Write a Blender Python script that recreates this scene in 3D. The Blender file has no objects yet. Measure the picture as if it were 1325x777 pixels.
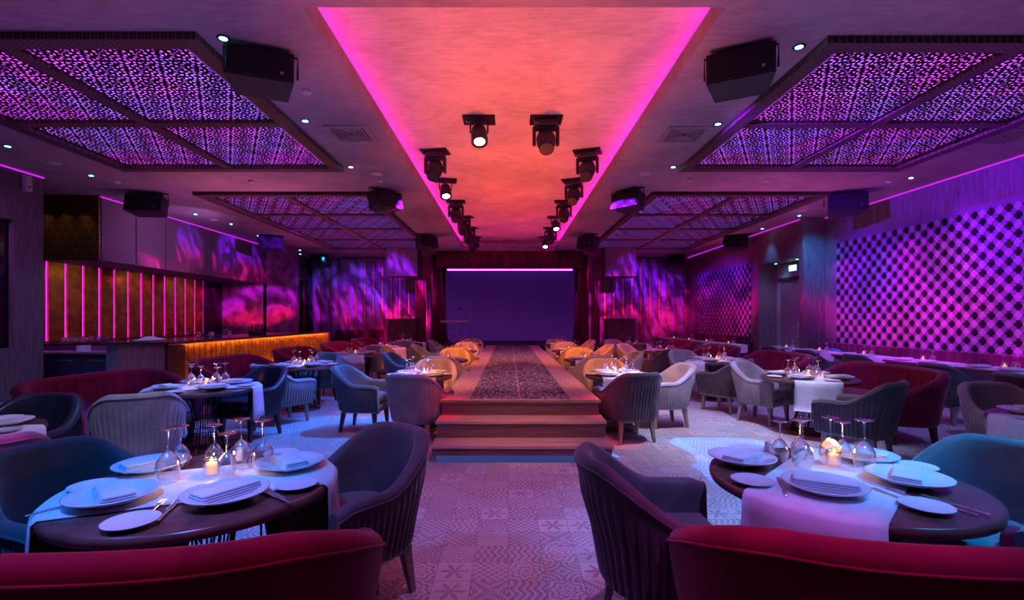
import bpy, math, random
from mathutils import Vector, Matrix, Quaternion
random.seed(7)
PI = math.pi
S = bpy.context.scene
COL = S.collection
# ------------------------------------------------------------------ camera
cam_d = bpy.data.cameras.new('camera'); cam = bpy.data.objects.new('camera', cam_d); COL.objects.link(cam)
cam_d.sensor_width = 36.0
cam_d.lens = 630.0 / 1325.0 * 36.0
cam_d.shift_x = 0.0034
cam_d.shift_y = 0.0185
cam_d.clip_start = 0.05
cam.location = (0, 0, 1.40)
cam.rotation_euler = (math.radians(90), 0, 0)
S.camera = cam
# ------------------------------------------------------------------ world, exposure
S.view_settings.view_transform = 'Standard'
try: S.view_settings.look = 'None'
except Exception: pass
S.view_settings.exposure = 0.0
S.view_settings.gamma = 1.0
S.view_settings.use_curve_mapping = False
W = bpy.data.worlds.new('world'); S.world = W; W.use_nodes = True
W.node_tree.nodes['Background'].inputs[0].default_value = (0.10, 0.04, 0.16, 1)
W.node_tree.nodes['Background'].inputs[1].default_value = 0.3

# ------------------------------------------------------------------ node helper
class NT:
    """tiny expression helper over a node tree"""
    def __init__(s, tree): s.t = tree; s.n = tree.nodes; s.l = tree.links
    def put(s, sock, v):
        if isinstance(v, X): s.l.new(v.s, sock)
        elif v is not None:
            if hasattr(sock.default_value, '__len__') and not hasattr(v, '__len__'): v = (v,) * len(sock.default_value)
            if hasattr(sock.default_value, '__len__') and len(sock.default_value) == 4 and len(v) == 3: v = (*v, 1)
            sock.default_value = v
    def m(s, op, a, b=None, c=None, clamp=False):
        n = s.n.new('ShaderNodeMath'); n.operation = op; n.use_clamp = clamp
        for i, v in enumerate((a, b, c)):
            if v is not None: s.put(n.inputs[i], v)
        return X(s, n.outputs[0])
    def vm(s, op, a, b=None, scale=None):
        n = s.n.new('ShaderNodeVectorMath'); n.operation = op
        s.put(n.inputs[0], a)
        if b is not None: s.put(n.inputs[1], b)
        if scale is not None: s.put(n.inputs['Scale'], scale)
        return X(s, n.outputs['Value'] if op in ('LENGTH', 'DOT_PRODUCT', 'DISTANCE') else n.outputs[0])
    def sep(s, v):
        n = s.n.new('ShaderNodeSeparateXYZ'); s.put(n.inputs[0], v); return [X(s, o) for o in n.outputs]
    def comb(s, x, y, z=0.0):
        n = s.n.new('ShaderNodeCombineXYZ')
        for i, v in enumerate((x, y, z)): s.put(n.inputs[i], v)
        return X(s, n.outputs[0])
    def mix(s, f, a, b):
        n = s.n.new('ShaderNodeMix'); n.data_type = 'RGBA'; n.clamp_factor = True
        s.put(n.inputs['Factor'], f); s.put(n.inputs[6], a); s.put(n.inputs[7], b); return X(s, n.outputs[2])
    def coord(s, w='Object'):
        n = s.n.new('ShaderNodeTexCoord'); return X(s, n.outputs[w])
    def noise(s, v, scale, detail=3, rough=.5, out=0, dist=0):
        n = s.n.new('ShaderNodeTexNoise'); s.put(n.inputs['Vector'], v)
        n.inputs['Scale'].default_value = scale; n.inputs['Detail'].default_value = detail
        n.inputs['Roughness'].default_value = rough; n.inputs['Distortion'].default_value = dist
        return X(s, n.outputs[out])
    def vor(s, v, scale, out='Distance', feat='F1'):
        n = s.n.new('ShaderNodeTexVoronoi'); n.feature = feat; s.put(n.inputs['Vector'], v)
        n.inputs['Scale'].default_value = scale; return X(s, n.outputs[out])
    def white(s, v, out=0):
        n = s.n.new('ShaderNodeTexWhiteNoise'); s.put(n.inputs['Vector'], v); return X(s, n.outputs[out])
    def smooth(s, v, a, b):
        n = s.n.new('ShaderNodeMapRange'); n.interpolation_type = 'SMOOTHSTEP'
        s.put(n.inputs[0], v); s.put(n.inputs[1], a); s.put(n.inputs[2], b); return X(s, n.outputs[0])
class X:
    def __init__(s, nt, sock): s.nt = nt; s.s = sock
    def __add__(s, o): return s.nt.m('ADD', s, o)
    __radd__ = __add__
    def __sub__(s, o): return s.nt.m('SUBTRACT', s, o)
    def __rsub__(s, o): return s.nt.m('SUBTRACT', o, s)
    def __mul__(s, o): return s.nt.m('MULTIPLY', s, o)
    __rmul__ = __mul__
    def __truediv__(s, o): return s.nt.m('DIVIDE', s, o)
    def __lt__(s, o): return s.nt.m('LESS_THAN', s, o)
    def __gt__(s, o): return s.nt.m('GREATER_THAN', s, o)
    def abs(s): return s.nt.m('ABSOLUTE', s)
    def sin(s): return s.nt.m('SINE', s)
    def cos(s): return s.nt.m('COSINE', s)
    def floor(s): return s.nt.m('FLOOR', s)
    def max(s, o): return s.nt.m('MAXIMUM', s, o)
    def min(s, o): return s.nt.m('MINIMUM', s, o)
    def pow(s, o): return s.nt.m('POWER', s, o)

MATS = {}
def mat(name, col=(.5, .5, .5), rough=.6, metal=0.0, build=None, **kw):
    if name in MATS: return MATS[name]
    m = bpy.data.materials.new(name); m.use_nodes = True; MATS[name] = m
    nt = NT(m.node_tree); b = m.node_tree.nodes['Principled BSDF']
    nt.b = b; nt.out = m.node_tree.nodes['Material Output']
    b.inputs['Base Color'].default_value = (*col, 1); b.inputs['Roughness'].default_value = rough
    b.inputs['Metallic'].default_value = metal
    for k, v in kw.items(): nt.put(b.inputs[k.replace('_', ' ')], v)
    if build: build(nt, b)
    return m
def bump(nt, b, h, strength=.3, dist=.01):
    n = nt.n.new('ShaderNodeBump'); n.inputs['Strength'].default_value = strength; n.inputs['Distance'].default_value = dist
    nt.put(n.inputs['Height'], h); nt.l.new(n.outputs[0], b.inputs['Normal'])
def vary(amount=.25, scale=6, bs=.0, bscale=60):
    def f(nt, b):
        c = nt.coord(); base = tuple(b.inputs['Base Color'].default_value)[:3]
        n = nt.noise(c, scale, 4)
        lo = tuple(x * (1 - amount) for x in base); hi = tuple(min(1, x * (1 + amount)) for x in base)
        nt.put(b.inputs['Base Color'], nt.mix(nt.smooth(n, .3, .7), lo, hi))
        if bs: bump(nt, b, nt.noise(c, bscale, 3), bs, .004)
    return f
def emis(name, col, strength, col2=None):
    m = bpy.data.materials.new(name); m.use_nodes = True; MATS[name] = m
    t = m.node_tree; t.nodes.clear()
    e = t.nodes.new('ShaderNodeEmission'); o = t.nodes.new('ShaderNodeOutputMaterial')
    e.inputs[0].default_value = (*col, 1); e.inputs[1].default_value = strength
    t.links.new(e.outputs[0], o.inputs[0]); return m

# ------------------------------------------------------------------ mesh helper
class MB:
    def __init__(s): s.v = []; s.f = []; s.sm = []; s.mi = []
    def add(s, vs, fs, smooth=False, mi=0, M=None):
        o = len(s.v)
        s.v += [tuple(M @ Vector(p)) for p in vs] if M is not None else [tuple(p) for p in vs]
        for k, f in enumerate(fs):
            s.f.append([i + o for i in f]); s.sm.append(smooth[k] if isinstance(smooth, list) else smooth); s.mi.append(mi)
        return s
    def box(s, x0, y0, z0, x1, y1, z1, mi=0, M=None):
        vs = [(x, y, z) for z in (z0, z1) for y in (y0, y1) for x in (x0, x1)]
        return s.add(vs, [(0, 2, 3, 1), (4, 5, 7, 6), (0, 1, 5, 4), (2, 6, 7, 3), (0, 4, 6, 2), (1, 3, 7, 5)], False, mi, M)
    def rbox(s, x0, y0, z0, x1, y1, z1, r=.01, mi=0, M=None, n=2):
        """box with rounded vertical edges and softened top and bottom"""
        def ring(z, ins):
            pts = []
            rr = max(r - ins, r * .25)
            for cx, cy, a0 in ((x1 - r, y1 - r, 0), (x0 + r, y1 - r, 90), (x0 + r, y0 + r, 180), (x1 - r, y0 + r, 270)):
                for k in range(n + 1):
                    a = math.radians(a0 + 90 * k / n); pts.append((cx + (r - ins) * math.cos(a), cy + (r - ins) * math.sin(a), z))
            return pts
        q = r * .5
        rings = [ring(z0, q), ring(z0 + q, 0), ring(z1 - q, 0), ring(z1, q)]
        return s.loft(rings, True, mi, M, closed=True, smooth=False)
    def loft(s, rings, caps=True, mi=0, M=None, closed=True, smooth=True):
        n = len(rings[0]); vs = [p for r in rings for p in r]; fs = []; sm = []
        for i in range(len(rings) - 1):
            for j in range(n if closed else n - 1):
                k = (j + 1) % n
                fs.append((i * n + j, i * n + k, (i + 1) * n + k, (i + 1) * n + j)); sm.append(smooth)
        if caps:
            fs.append(tuple(reversed(range(n)))); sm.append(False)
            fs.append(tuple(range((len(rings) - 1) * n, len(rings) * n))); sm.append(False)
        return s.add(vs, fs, sm, mi, M)
    def lathe(s, prof, n=24, c=(0, 0, 0), mi=0, M=None, smooth=True, caps=True):
        rings = [[(c[0] + r * math.cos(2 * PI * k / n), c[1] + r * math.sin(2 * PI * k / n), c[2] + z) for k in range(n)] for r, z in prof]
        return s.loft(rings, caps, mi, M, smooth=smooth)
    def tube(s, pts, r, n=6, closed=False, mi=0, M=None, r2=None):
        P = [Vector(p) for p in pts]; N = len(P); rings = []; ref = None
        for i in range(N):
            a = P[(i - 1) % N] if (closed or i > 0) else P[i]; b = P[(i + 1) % N] if (closed or i < N - 1) else P[i]
            t = (b - a).normalized()
            if ref is None: ref = t.orthogonal().normalized()
            ref = (ref - t * ref.dot(t)); ref = ref.normalized() if ref.length > 1e-6 else t.orthogonal().normalized()
            q = t.cross(ref); rr = r if r2 is None else r + (r2 - r) * i / (N - 1)
            rings.append([tuple(P[i] + (ref * math.cos(2 * PI * k / n) + q * math.sin(2 * PI * k / n)) * rr) for k in range(n)])
        if closed: rings.append(rings[0]); return s.loft(rings, False, mi, M)
        return s.loft(rings, True, mi, M)
    def prism(s, poly, z0, z1, mi=0, M=None, smooth=False):
        return s.loft([[(x, y, z0) for x, y in poly], [(x, y, z1) for x, y in poly]], True, mi, M, smooth=smooth)
    def quad(s, a, b, c, d, mi=0): return s.add([a, b, c, d], [(0, 1, 2, 3)], False, mi)
    def mesh(s, name, mats):
        me = bpy.data.meshes.new(name); me.from_pydata(s.v, [], s.f)
        me.polygons.foreach_set('use_smooth', s.sm); me.polygons.foreach_set('material_index', s.mi)
        for m in (mats if isinstance(mats, (list, tuple)) else [mats]): me.materials.append(m)
        me.update(); return me
    def build(s, name, mats, parent=None, loc=(0, 0, 0), rz=0.0):
        o = bpy.data.objects.new(name, s.mesh(name, mats)); COL.objects.link(o)
        o.parent = parent; o.location = loc; o.rotation_euler[2] = rz; return o
def frame(loc, rz=0, rx=0, ry=0):
    return Matrix.Translation(loc) @ Matrix.Rotation(rz, 4, 'Z') @ Matrix.Rotation(ry, 4, 'Y') @ Matrix.Rotation(rx, 4, 'X')
def tag(o, label=None, cat=None, group=None, kind=None):
    if label: o['label'] = label
    if cat: o['category'] = cat
    if group: o['group'] = group
    if kind: o['kind'] = kind
    return o
def empty(name, loc=(0, 0, 0), rz=0.0):
    o = bpy.data.objects.new(name, None); COL.objects.link(o); o.location = loc; o.rotation_euler[2] = rz; o.empty_display_size = .1; return o
def struct(name, mb, m, parent=None):
    o = mb.build(name, m, parent)
    if parent is None: o['kind'] = 'structure'
    return o
def dup(root, loc, rz=0.0):
    r = root.copy(); COL.objects.link(r); r.location = loc; r.rotation_euler = (root.rotation_euler[0], root.rotation_euler[1], rz)
    for ch in list(root.children):
        c = ch.copy(); COL.objects.link(c); c.parent = r
        for g in list(ch.children):
            d = g.copy(); COL.objects.link(d); d.parent = c
    return r
def face(dx, dy): return math.atan2(-dx, dy)
def aim(o, target):
    d = Vector(target) - Vector(o.location); o.rotation_euler = d.to_track_quat('-Z', 'Y').to_euler()
def spot(loc, target, col, watts, angle=60, blend=.5, radius=.03, name='spot_lamp'):
    d = bpy.data.lights.new(name, 'SPOT'); d.energy = watts; d.color = col; d.spot_size = math.radians(angle); d.spot_blend = blend; d.shadow_soft_size = radius
    o = bpy.data.objects.new(name, d); COL.objects.link(o); o.location = loc; aim(o, target); return o
def gobo(loc, target, watts, angle, top, bottom, kind='feather', seed=0.0, radius=.02, scale=1.0):
    """projector beam with a patterned slide, laid out in the beam's own direction"""
    o = spot(loc, target, (1, 1, 1), watts, angle, .15, radius, 'projector_lamp'); d = o.data; d.use_nodes = True
    nt = NT(d.node_tree); e = next(n for n in d.node_tree.nodes if n.type == 'EMISSION')
    x, y, z = nt.sep(nt.coord('Normal')); k = math.tan(math.radians(angle / 2))
    u = x / z.abs() / k; v = y / z.abs() / k
    if kind == 'feather':
        p = nt.comb(u + seed, v * .9 + seed * 3, 0)
        st = nt.noise(nt.comb(u * 2.6 * scale + v * 1.2 + seed, v * .8 + seed, 0), 2.2, 3, .5, 0, .6)
        blob = nt.smooth(nt.noise(p, 1.6 * scale, 2), .40, .55)
        edge = nt.smooth(u * u + v * v * 1.6, 1.0, .35)
        s = nt.smooth(st, .38, .62) * blob * edge
        s = s * 1.0 + edge * .08
    elif kind == 'wash':
        st = nt.noise(nt.comb(u * 1.4 * scale + seed, v * 1.1 * scale, seed), 1.4, 3, .5, 0, .8)
        edge = nt.smooth(u * u + v * v * 3.0, 1.0, .45)
        s = (nt.smooth(st, .32, .60) * 1.0 + .07) * edge
    else:  # pool: a hard-edged wavy patch
        w = nt.noise(nt.comb(u + seed, v, seed), 1.3, 1, .4)
        r = (u * u + v * v).pow(.5) + (w - .5) * 1.3
        s = nt.smooth(r, .66, .62)
    c = nt.mix(nt.smooth(v + nt.noise(nt.comb(u, v, seed), 2, 2) * .9 - .45, -.25, .25), bottom, top)
    nt.put(e.inputs['Color'], c); nt.put(e.inputs['Strength'], s)
    return o
# ------------------------------------------------------------------ stage and room lighting
CEIL = 4.0; REC = 4.40
ORANGE = (1.0, .115, .008); HOT = (1.0, .05, .20)
for y, c, w in ((4.9, ORANGE, 260), (7.6, ORANGE, 260), (10.4, (1, .10, .01), 240), (13.2, (1, .07, .05), 210), (16.2, HOT, 150)):
    spot((.05, y, .62), (.05, y + .01, 4.4), c, w * 2.0, 78, 1.0, .05, 'coffer_fill_spot')  # added spots without fixtures, to turn the coffer ceiling orange
# lilac and blue floor washes
spot((.2, 2.2, 3.75), (.15, 3.9, 0), (.62, .26, 1.0), 230, 66, 1.0, .05)
spot((2.6, 5.0, 3.75), (2.6, 5.8, 0), (.66, .60, 1.0), 520, 58, .9, .05)
gobo((-1.0, 6.6, 3.75), (-2.55, 5.0, 0), 950, 66, (.0, .15, 1.0), (.0, .19, 1.0), 'pool', 1.7)
gobo((-.4, 8.0, 3.75), (-2.2, 7.6, 0), 650, 62, (.0, .15, 1.0), (.0, .19, 1.0), 'pool', 4.1)
gobo((1.1, 7.9, 3.75), (2.1, 5.15, 0), 2600, 34, (.01, .20, 1.0), (.01, .22, 1.0), 'pool', 9.3)
spot((-3.2, 1.6, 3.8), (-1.6, 2.3, .6), (.01, .17, 1.0), 260, 60, .9, .05)
spot((3.6, 1.8, 3.8), (2.5, 2.6, .6), (.0, .38, 1.0), 950, 50, .9, .05)
spot((1.2, .6, 3.8), (1.4, 2.3, .7), (.22, .20, 1.0), 300, 44, .9, .05)
spot((-1.2, .9, 3.8), (-1.45, 2.05, .7), (.0, .24, 1.0), 520, 31, .9, .05)
spot((-1.0, 1.0, 3.8), (-1.0, 1.3, .8), (1.0, .01, .40), 150, 34, 1.0, .05)
spot((.9, 1.0, 3.8), (.75, 1.4, .8), (1.0, .01, .42), 240, 28, 1.0, .05)
# warm and blue washes over the rows of tables
spot((-.6, 4.6, 3.75), (-1.2, 6.4, .7), (1.0, .34, .09), 460, 32, .9, .05)
spot((.9, 4.8, 3.75), (1.6, 6.6, .7), (1.0, .34, .09), 460, 32, .9, .05)
spot((.12, 5.0, 3.75), (.13, 7.5, .5), (1.0, .42, .62), 330, 46, .9, .05)
spot((.12, 9.0, 3.75), (.13, 12.0, .5), (.85, .30, .90), 330, 46, .9, .05)
spot((-1.0, 7.4, 3.75), (-1.2, 10.6, .7), (1.0, .28, .05), 900, 46, .9, .05)
spot((1.2, 7.4, 3.75), (1.6, 10.6, .7), (1.0, .28, .05), 900, 46, .9, .05)
spot((-2.3, 5.4, 3.8), (-3.2, 6.8, .6), (.05, .13, 1.0), 200, 74, .9, .05)
spot((2.6, 6.6, 3.8), (3.4, 7.4, .6), (.36, .30, 1.0), 300, 70, .9, .05)
spot((5.6, 3.4, 3.8), (6.2, 7.0, .6), (.16, .26, 1.0), 420, 66, .9, .05)
spot((5.2, 7.0, 3.8), (5.4, 8.5, .6), (.50, .06, 1.0), 90, 74, .9, .05)
spot((-2.4, 10.4, 3.8), (-3.2, 12.5, .6), (.85, .14, .50), 300, 80, .9, .05)
spot((2.6, 10.4, 3.8), (3.6, 13.0, .6), (.80, .08, .60), 300, 80, .9, .05)
spot((.13, 3.7, 3.75), (.13, 5.15, .3), (1.0, .46, .24), 170, 26, .9, .05)  # added warm spot to brighten the step treads
spot((-2.0, 2.3, 3.8), (-3.1, 4.0, .55), (.40, .45, 1.0), 300, 34, .9, .05)  # added to brighten the pale armchair by the bar row
# upward spots without fixtures, added to brighten the ceiling
for x, y, c_, w_ in ((-5.4, 5.6, (.42, .08, .58), 36), (5.6, 5.4, (.46, .07, .50), 36), (-5.2, 10.5, (.80, .16, .50), 80), (5.4, 10.5, (.85, .10, .50), 80), (-4.6, 15.5, (.95, .14, .42), 90), (4.9, 15.5, (.95, .10, .42), 90), (-2.6, 3.6, (.50, .14, .55), 24), (2.8, 3.6, (.50, .12, .50), 24), (.1, 1.5, (.36, .10, .46), 26)):
    spot((x, y, 1.15), (x, y + .01, 4), c_, w_ * 2.7, 125, 1.0, .1, 'ceiling_fill_spot')
spot((.0, 4.6, 3.75), (-.72, 5.32, .68), (1.0, .008, .0), 420, 13, .8, .03)
spot((.3, 4.6, 3.75), (1.06, 5.40, .68), (1.0, .008, .0), 420, 13, .8, .03)
spot((-1.3, .9, 3.75), (-2.62, 2.42, .62), (1.0, .01, .6), 260, 9, .8, .03)
# patterned beams over the walls
V = (.22, .01, 1.0); P = (.62, .01, 1.0); MG = (1.0, .01, .42); RD = (1.0, .01, .16)
gobo((1.2, 5.5, 3.75), (8.1, 8.2, 2.35), 4400, 62, V, (.62, .01, .95), 'wash', 2.2)
gobo((1.2, 7.0, 3.75), (8.1, 6.6, 1.9), 1200, 44, (.22, .01, 1), RD, 'wash', 5.2)
gobo((1.2, 9.6, 3.75), (8.1, 10.3, 2.35), 3000, 46, V, MG, 'wash', 7.9)
gobo((1.2, 13.3, 3.75), (7.5, 17.0, 2.0), 3200, 44, V, MG, 'wash', 3.1)
gobo((4.9, 12.6, 3.72), (5.0, 20.6, 2.1), 5200, 36, V, MG, 'feather', .4, scale=1.3)
gobo((5.6, 12.6, 3.72), (7.0, 20.6, 2.2), 3600, 26, V, MG, 'feather', 2.4, scale=1.3)
gobo((-4.6, 12.6, 3.72), (-4.9, 20.6, 2.1), 6500, 38, V, MG, 'feather', 5.4, scale=1.2)
gobo((-5.4, 12.6, 3.72), (-7.0, 20.6, 2.3), 4000, 30, (.14, .06, 1), P, 'feather', 8.1, scale=1.2)
gobo((-1.0, 9.5, 3.75), (-8.6, 12.4, 3.25), 12000, 18, V, MG, 'feather', 1.9, scale=1.0)
gobo((-1.0, 11.4, 3.75), (-8.6, 15.6, 3.15), 12000, 20, V, MG, 'feather', 3.7, scale=1.0)
gobo((-1.0, 9.6, 3.75), (-8.5, 17.0, 1.9), 12000, 14, P, RD, 'wash', 6.0)
spot((3.1, 19.0, 3.8), (2.9, 19.6, .5), (1.0, .02, .55), 260, 60, .8, .03)
spot((-3.0, 19.0, 3.8), (-3.0, 19.6, .5), (1.0, .02, .55), 200, 60, .8, .03)
spot((-7.4, 19.4, 3.9), (-7.5, 20.6, 2.0), (.0, .45, 1.0), 200, 40, .8, .03)
spot((7.0, 11.0, 3.8), (7.8, 12.5, 2.8), (.0, .35, 1.0), 160, 50, .9, .03)
spot((-8.0, 6.6, 3.7), (-8.5, 7.8, 2.0), (.45, .12, .75), 110, 110, .9, .05)
spot((-6.6, 11.6, 3.3), (-8.6, 12.2, 3.2), (.50, .16, .60), 120, 130, .9, .05)
spot((-8.9, 9.6, 2.6), (-8.7, 9.6, .8), (.45, .05, 1.0), 40, 100, .9, .03)  # added violet fill over the work counter
for y_ in (11.2, 13.0, 14.8): spot((-9.2, y_, 2.55), (-9.95, y_, 2.0), (1.0, .50, .12), 8, 120, .9, .03)  # added warm fill to lift the gold panels, no fixtures
for x_ in (-9.7, -9.3, -8.9): spot((x_, 9.95, 3.9), (x_, 10.24, 3.2), (1.0, .46, .14), 7, 50, .9, .02)  # added warm spots in front of the hexagon screen, no fixtures
# ------------------------------------------------------------------ materials
def velvet(name, col, sheen=.5, rough=.75):
    def f(nt, b):
        c = nt.coord()
        n = nt.noise(c, 5, 3)
        nt.put(b.inputs['Base Color'], nt.mix(nt.smooth(n, .35, .65), tuple(x * .8 for x in col), tuple(min(1, x * 1.15) for x in col)))
        bump(nt, b, nt.noise(c, 260, 2), .12, .002)
    m = mat(name, col, rough, build=f); b = m.node_tree.nodes['Principled BSDF']
    b.inputs['Sheen Weight'].default_value = sheen; b.inputs['Sheen Roughness'].default_value = .4
    b.inputs['Specular IOR Level'].default_value = .25
    return m
def hexcell(nt, x, y, p):
    x = x / p; y = y / p; r3 = math.sqrt(3)
    def md(v, k): return nt.m('FLOORED_MODULO', v, k)
    ax = md(x, 1) - .5; ay = md(y, r3) - r3 / 2
    bx = md(x - .5, 1) - .5; by = md(y - r3 / 2, r3) - r3 / 2
    s = (ax * ax + ay * ay) < (bx * bx + by * by)
    return bx + (ax - bx) * s, by + (ay - by) * s
def plaster(nt, b):
    c = nt.coord(); n = nt.noise(nt.vm('MULTIPLY', c, (1, 1, 1)), 1.2, 6, .62, 0, .6); n2 = nt.noise(nt.vm('MULTIPLY', c, (3, 14, 3)), 1.5, 4)
    f = nt.smooth(n * .65 + n2 * .35, .32, .68); base = tuple(b.inputs['Base Color'].default_value)[:3]
    nt.put(b.inputs['Base Color'], nt.mix(f, tuple(q * .74 for q in base), tuple(q * 1.15 for q in base)))
    bump(nt, b, n2, .1, .004)
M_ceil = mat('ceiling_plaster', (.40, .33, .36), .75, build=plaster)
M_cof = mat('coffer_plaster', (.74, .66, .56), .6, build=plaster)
def floor_b(nt, b):
    x, y, z = nt.sep(nt.coord()); T = .2
    gx = x / T; gy = y / T; ix = gx.floor(); iy = gy.floor(); u = gx - ix - .5; v = gy - iy - .5
    r1 = nt.white(nt.comb(ix, iy, 1.5)); r2 = nt.white(nt.comb(ix, iy, 7.5)); r3 = nt.white(nt.comb(ix, iy, 3.5))
    rad = (u * u + v * v).pow(.5); ang = nt.m('ARCTAN2', v, u); a = u.abs().max(v.abs()); d = u.abs() + v.abs()
    q = (u * u - u.abs() * 1.0 + .25 + v * v - v.abs() * 1.0 + .25).pow(.5)
    pats = [(rad * 34 + (ang * 8).sin() * 1.6).sin(), ((u * 26).sin() * (v * 26).sin()) * 2.2, (d * 38).sin(),
            (rad - .30 - (ang * 4).cos() * .12).abs() * -26 + 1.0, (a * 44).sin() * (d * 20).cos() * 1.6, (q * 40).sin(),
            ((ang * 6).cos() * .2 + .22 - rad) * 22, (u * 31 + (v * 12.6).sin() * 2).sin()]
    acc = pats[0]
    for k in range(1, len(pats)):
        acc = acc + (pats[k] - acc) * (r1 > k / len(pats))
    line = nt.smooth(acc, -.15, .35)
    edge = nt.smooth(a, .485, .496)
    tone = nt.mix(r2, (.52, .48, .47), (.64, .61, .60))
    dk = nt.mix(r3, (.15, .10, .09), (.30, .25, .24))
    c = nt.mix(line * (r3 * .45 + .5), tone, dk)
    c = nt.mix(edge, c, (.22, .19, .18))
    w = nt.noise(nt.comb(x, y, 0), 9, 4); c = nt.mix(nt.smooth(w, .45, .75) * .45, c, (.58, .55, .53))
    nt.put(b.inputs['Base Color'], c); nt.put(b.inputs['Roughness'], nt.noise(nt.comb(x, y, 0), 20, 3) * .25 + .42)
    bump(nt, b, edge * -1 + w * .3, .25, .003)
M_floor = mat('patchwork_tiles', (.5, .5, .5), .55, build=floor_b)
def wood_b(nt, b):
    base = tuple(b.inputs['Base Color'].default_value)[:3]; c = nt.coord()
    g = nt.noise(nt.vm('MULTIPLY', c, (22, 22, 1.2)), 2.0, 5, .6, 0, .5)
    nt.put(b.inputs['Base Color'], nt.mix(nt.smooth(g, .3, .7), tuple(q * .6 for q in base), tuple(q * 1.25 for q in base)))
    bump(nt, b, g, .15, .003)
def woody(nt, b):
    base = tuple(b.inputs['Base Color'].default_value)[:3]; c = nt.coord()
    g = nt.noise(nt.vm('MULTIPLY', c, (22, 1.2, 22)), 2.0, 5, .6, 0, .5)
    nt.put(b.inputs['Base Color'], nt.mix(nt.smooth(g, .3, .7), tuple(q * .8 for q in base), tuple(q * 1.15 for q in base)))
def woodx_b(nt, b):
    base = tuple(b.inputs['Base Color'].default_value)[:3]; c = nt.coord()
    g = nt.noise(nt.vm('MULTIPLY', c, (1.2, 22, 22)), 2.0, 5, .6, 0, .5)
    nt.put(b.inputs['Base Color'], nt.mix(nt.smooth(g, .3, .7), tuple(q * .7 for q in base), tuple(q * 1.2 for q in base)))
M_panel = mat('wall_panelling', (.20, .15, .17), .55, build=wood_b)
M_panelr = mat('maroon_panelling', (.26, .10, .14), .55, build=wood_b)
M_wood = mat('pale_wood', (.46, .30, .26), .5, build=wood_b)
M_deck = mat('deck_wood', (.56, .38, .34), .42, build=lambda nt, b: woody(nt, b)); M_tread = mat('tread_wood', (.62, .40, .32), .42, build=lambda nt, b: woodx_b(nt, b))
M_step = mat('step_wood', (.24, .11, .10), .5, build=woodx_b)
M_dwood = mat('dark_wood', (.055, .03, .028), .3, build=wood_b)
M_dark = mat('dark_recess', (.02, .018, .022), .6, build=vary(.2))
M_black = mat('black_metal', (.015, .015, .018), .42, .3, build=vary(.2, 20))
M_blackp = mat('black_plastic', (.02, .02, .024), .5, build=vary(.2, 30, .1, 300))
M_gold = mat('aged_gold', (.62, .38, .08), .38, .85, build=vary(.35, 9))
M_brass = mat('brass', (.75, .52, .2), .3, 1.0, build=vary(.15, 20))
M_steel = mat('brushed_steel', (.55, .56, .6), .3, .9, build=vary(.1, 12))
M_frame = mat('carved_wood', (.10, .055, .05), .5)
def carved(nt, b):
    x, y, z = nt.sep(nt.coord()); lx, ly = hexcell(nt, x, y, .07)
    r = (lx * lx + ly * ly).pow(.5); h = nt.smooth((r * 14).sin(), -.3, .5)
    nt.put(b.inputs['Base Color'], nt.mix(h, (.035, .02, .02), (.17, .095, .085))); bump(nt, b, h, .6, .01)
carved(NT(M_frame.node_tree), M_frame.node_tree.nodes['Principled BSDF'])
E_mag = emis('magenta_led', (1.0, .02, .62), 12); E_vio = emis('violet_led', (.42, .08, 1.0), 5.5)
E_vdim = emis('violet_edge_led', (.55, .02, .75), 1.3)
E_cyan = emis('cyan_lens', (.10, .75, 1.0), 22); E_white = emis('white_lens', (1.0, .92, .85), 14)
E_panel = emis('panel_backlight', (.52, .16, 1.0), 1.0)
E_strip = emis('bar_led', (.70, .015, .80), 2.4)
def pb():
    nt = NT(E_panel.node_tree); c = nt.coord(); e = next(n for n in nt.n if n.type == 'EMISSION')
    nt.put(e.inputs[0], nt.mix(nt.smooth(nt.noise(c, .9, 1), .35, .65), (.62, .06, .80), (.34, .12, 1.0)))
    nt.put(e.inputs[1], nt.noise(c, 3.0, 2) * 5.0 + .1)
pb()
def lattice_b(nt, b):
    x, y, z = nt.sep(nt.coord()); lx, ly = hexcell(nt, x, y, .36)
    r = (lx * lx + ly * ly).pow(.5); a = nt.m('ARCTAN2', ly, lx); hole = None
    for n, r0, hw, hh in ((6, .13, .050, .042), (12, .27, .046, .036), (12, .40, .042, .046), (24, .51, .026, .032)):
        f = a * (n / (2 * PI)); f = (f - f.floor() - .5).abs() * (2 * PI / n) * r
        e = (f / hw).pow(2) + ((r - r0) / hh).pow(2)
        h = nt.smooth(e, 1.15, .85); hole = h if hole is None else hole.max(h)
    t = nt.n.new('ShaderNodeBsdfTransparent'); mx = nt.n.new('ShaderNodeMixShader')
    nt.put(mx.inputs[0], hole); nt.l.new(b.outputs[0], mx.inputs[1]); nt.l.new(t.outputs[0], mx.inputs[2]); nt.l.new(mx.outputs[0], nt.out.inputs[0])
M_lat = mat('pierced_lattice', (.045, .018, .032), .9, build=lattice_b, Specular_IOR_Level=.05)
def hexline_b(nt, b):
    x, y, z = nt.sep(nt.coord()); lx, ly = hexcell(nt, x + y, z, .19)
    d = lx.abs().max(lx.abs() * .5 + ly.abs() * .8660254); r = (lx * lx + ly * ly).pow(.5)
    ln = nt.smooth((d - .40).abs(), .05, .03).max(nt.smooth((r - .17).abs(), .045, .025))
    nt.put(b.inputs['Base Color'], nt.mix(ln, (.012, .008, .008), (.62, .36, .12))); nt.put(b.inputs['Metallic'], ln * .8)
M_hexb = mat('hexagon_brass_screen', (.1, .1, .1), .4, build=hexline_b)
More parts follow.
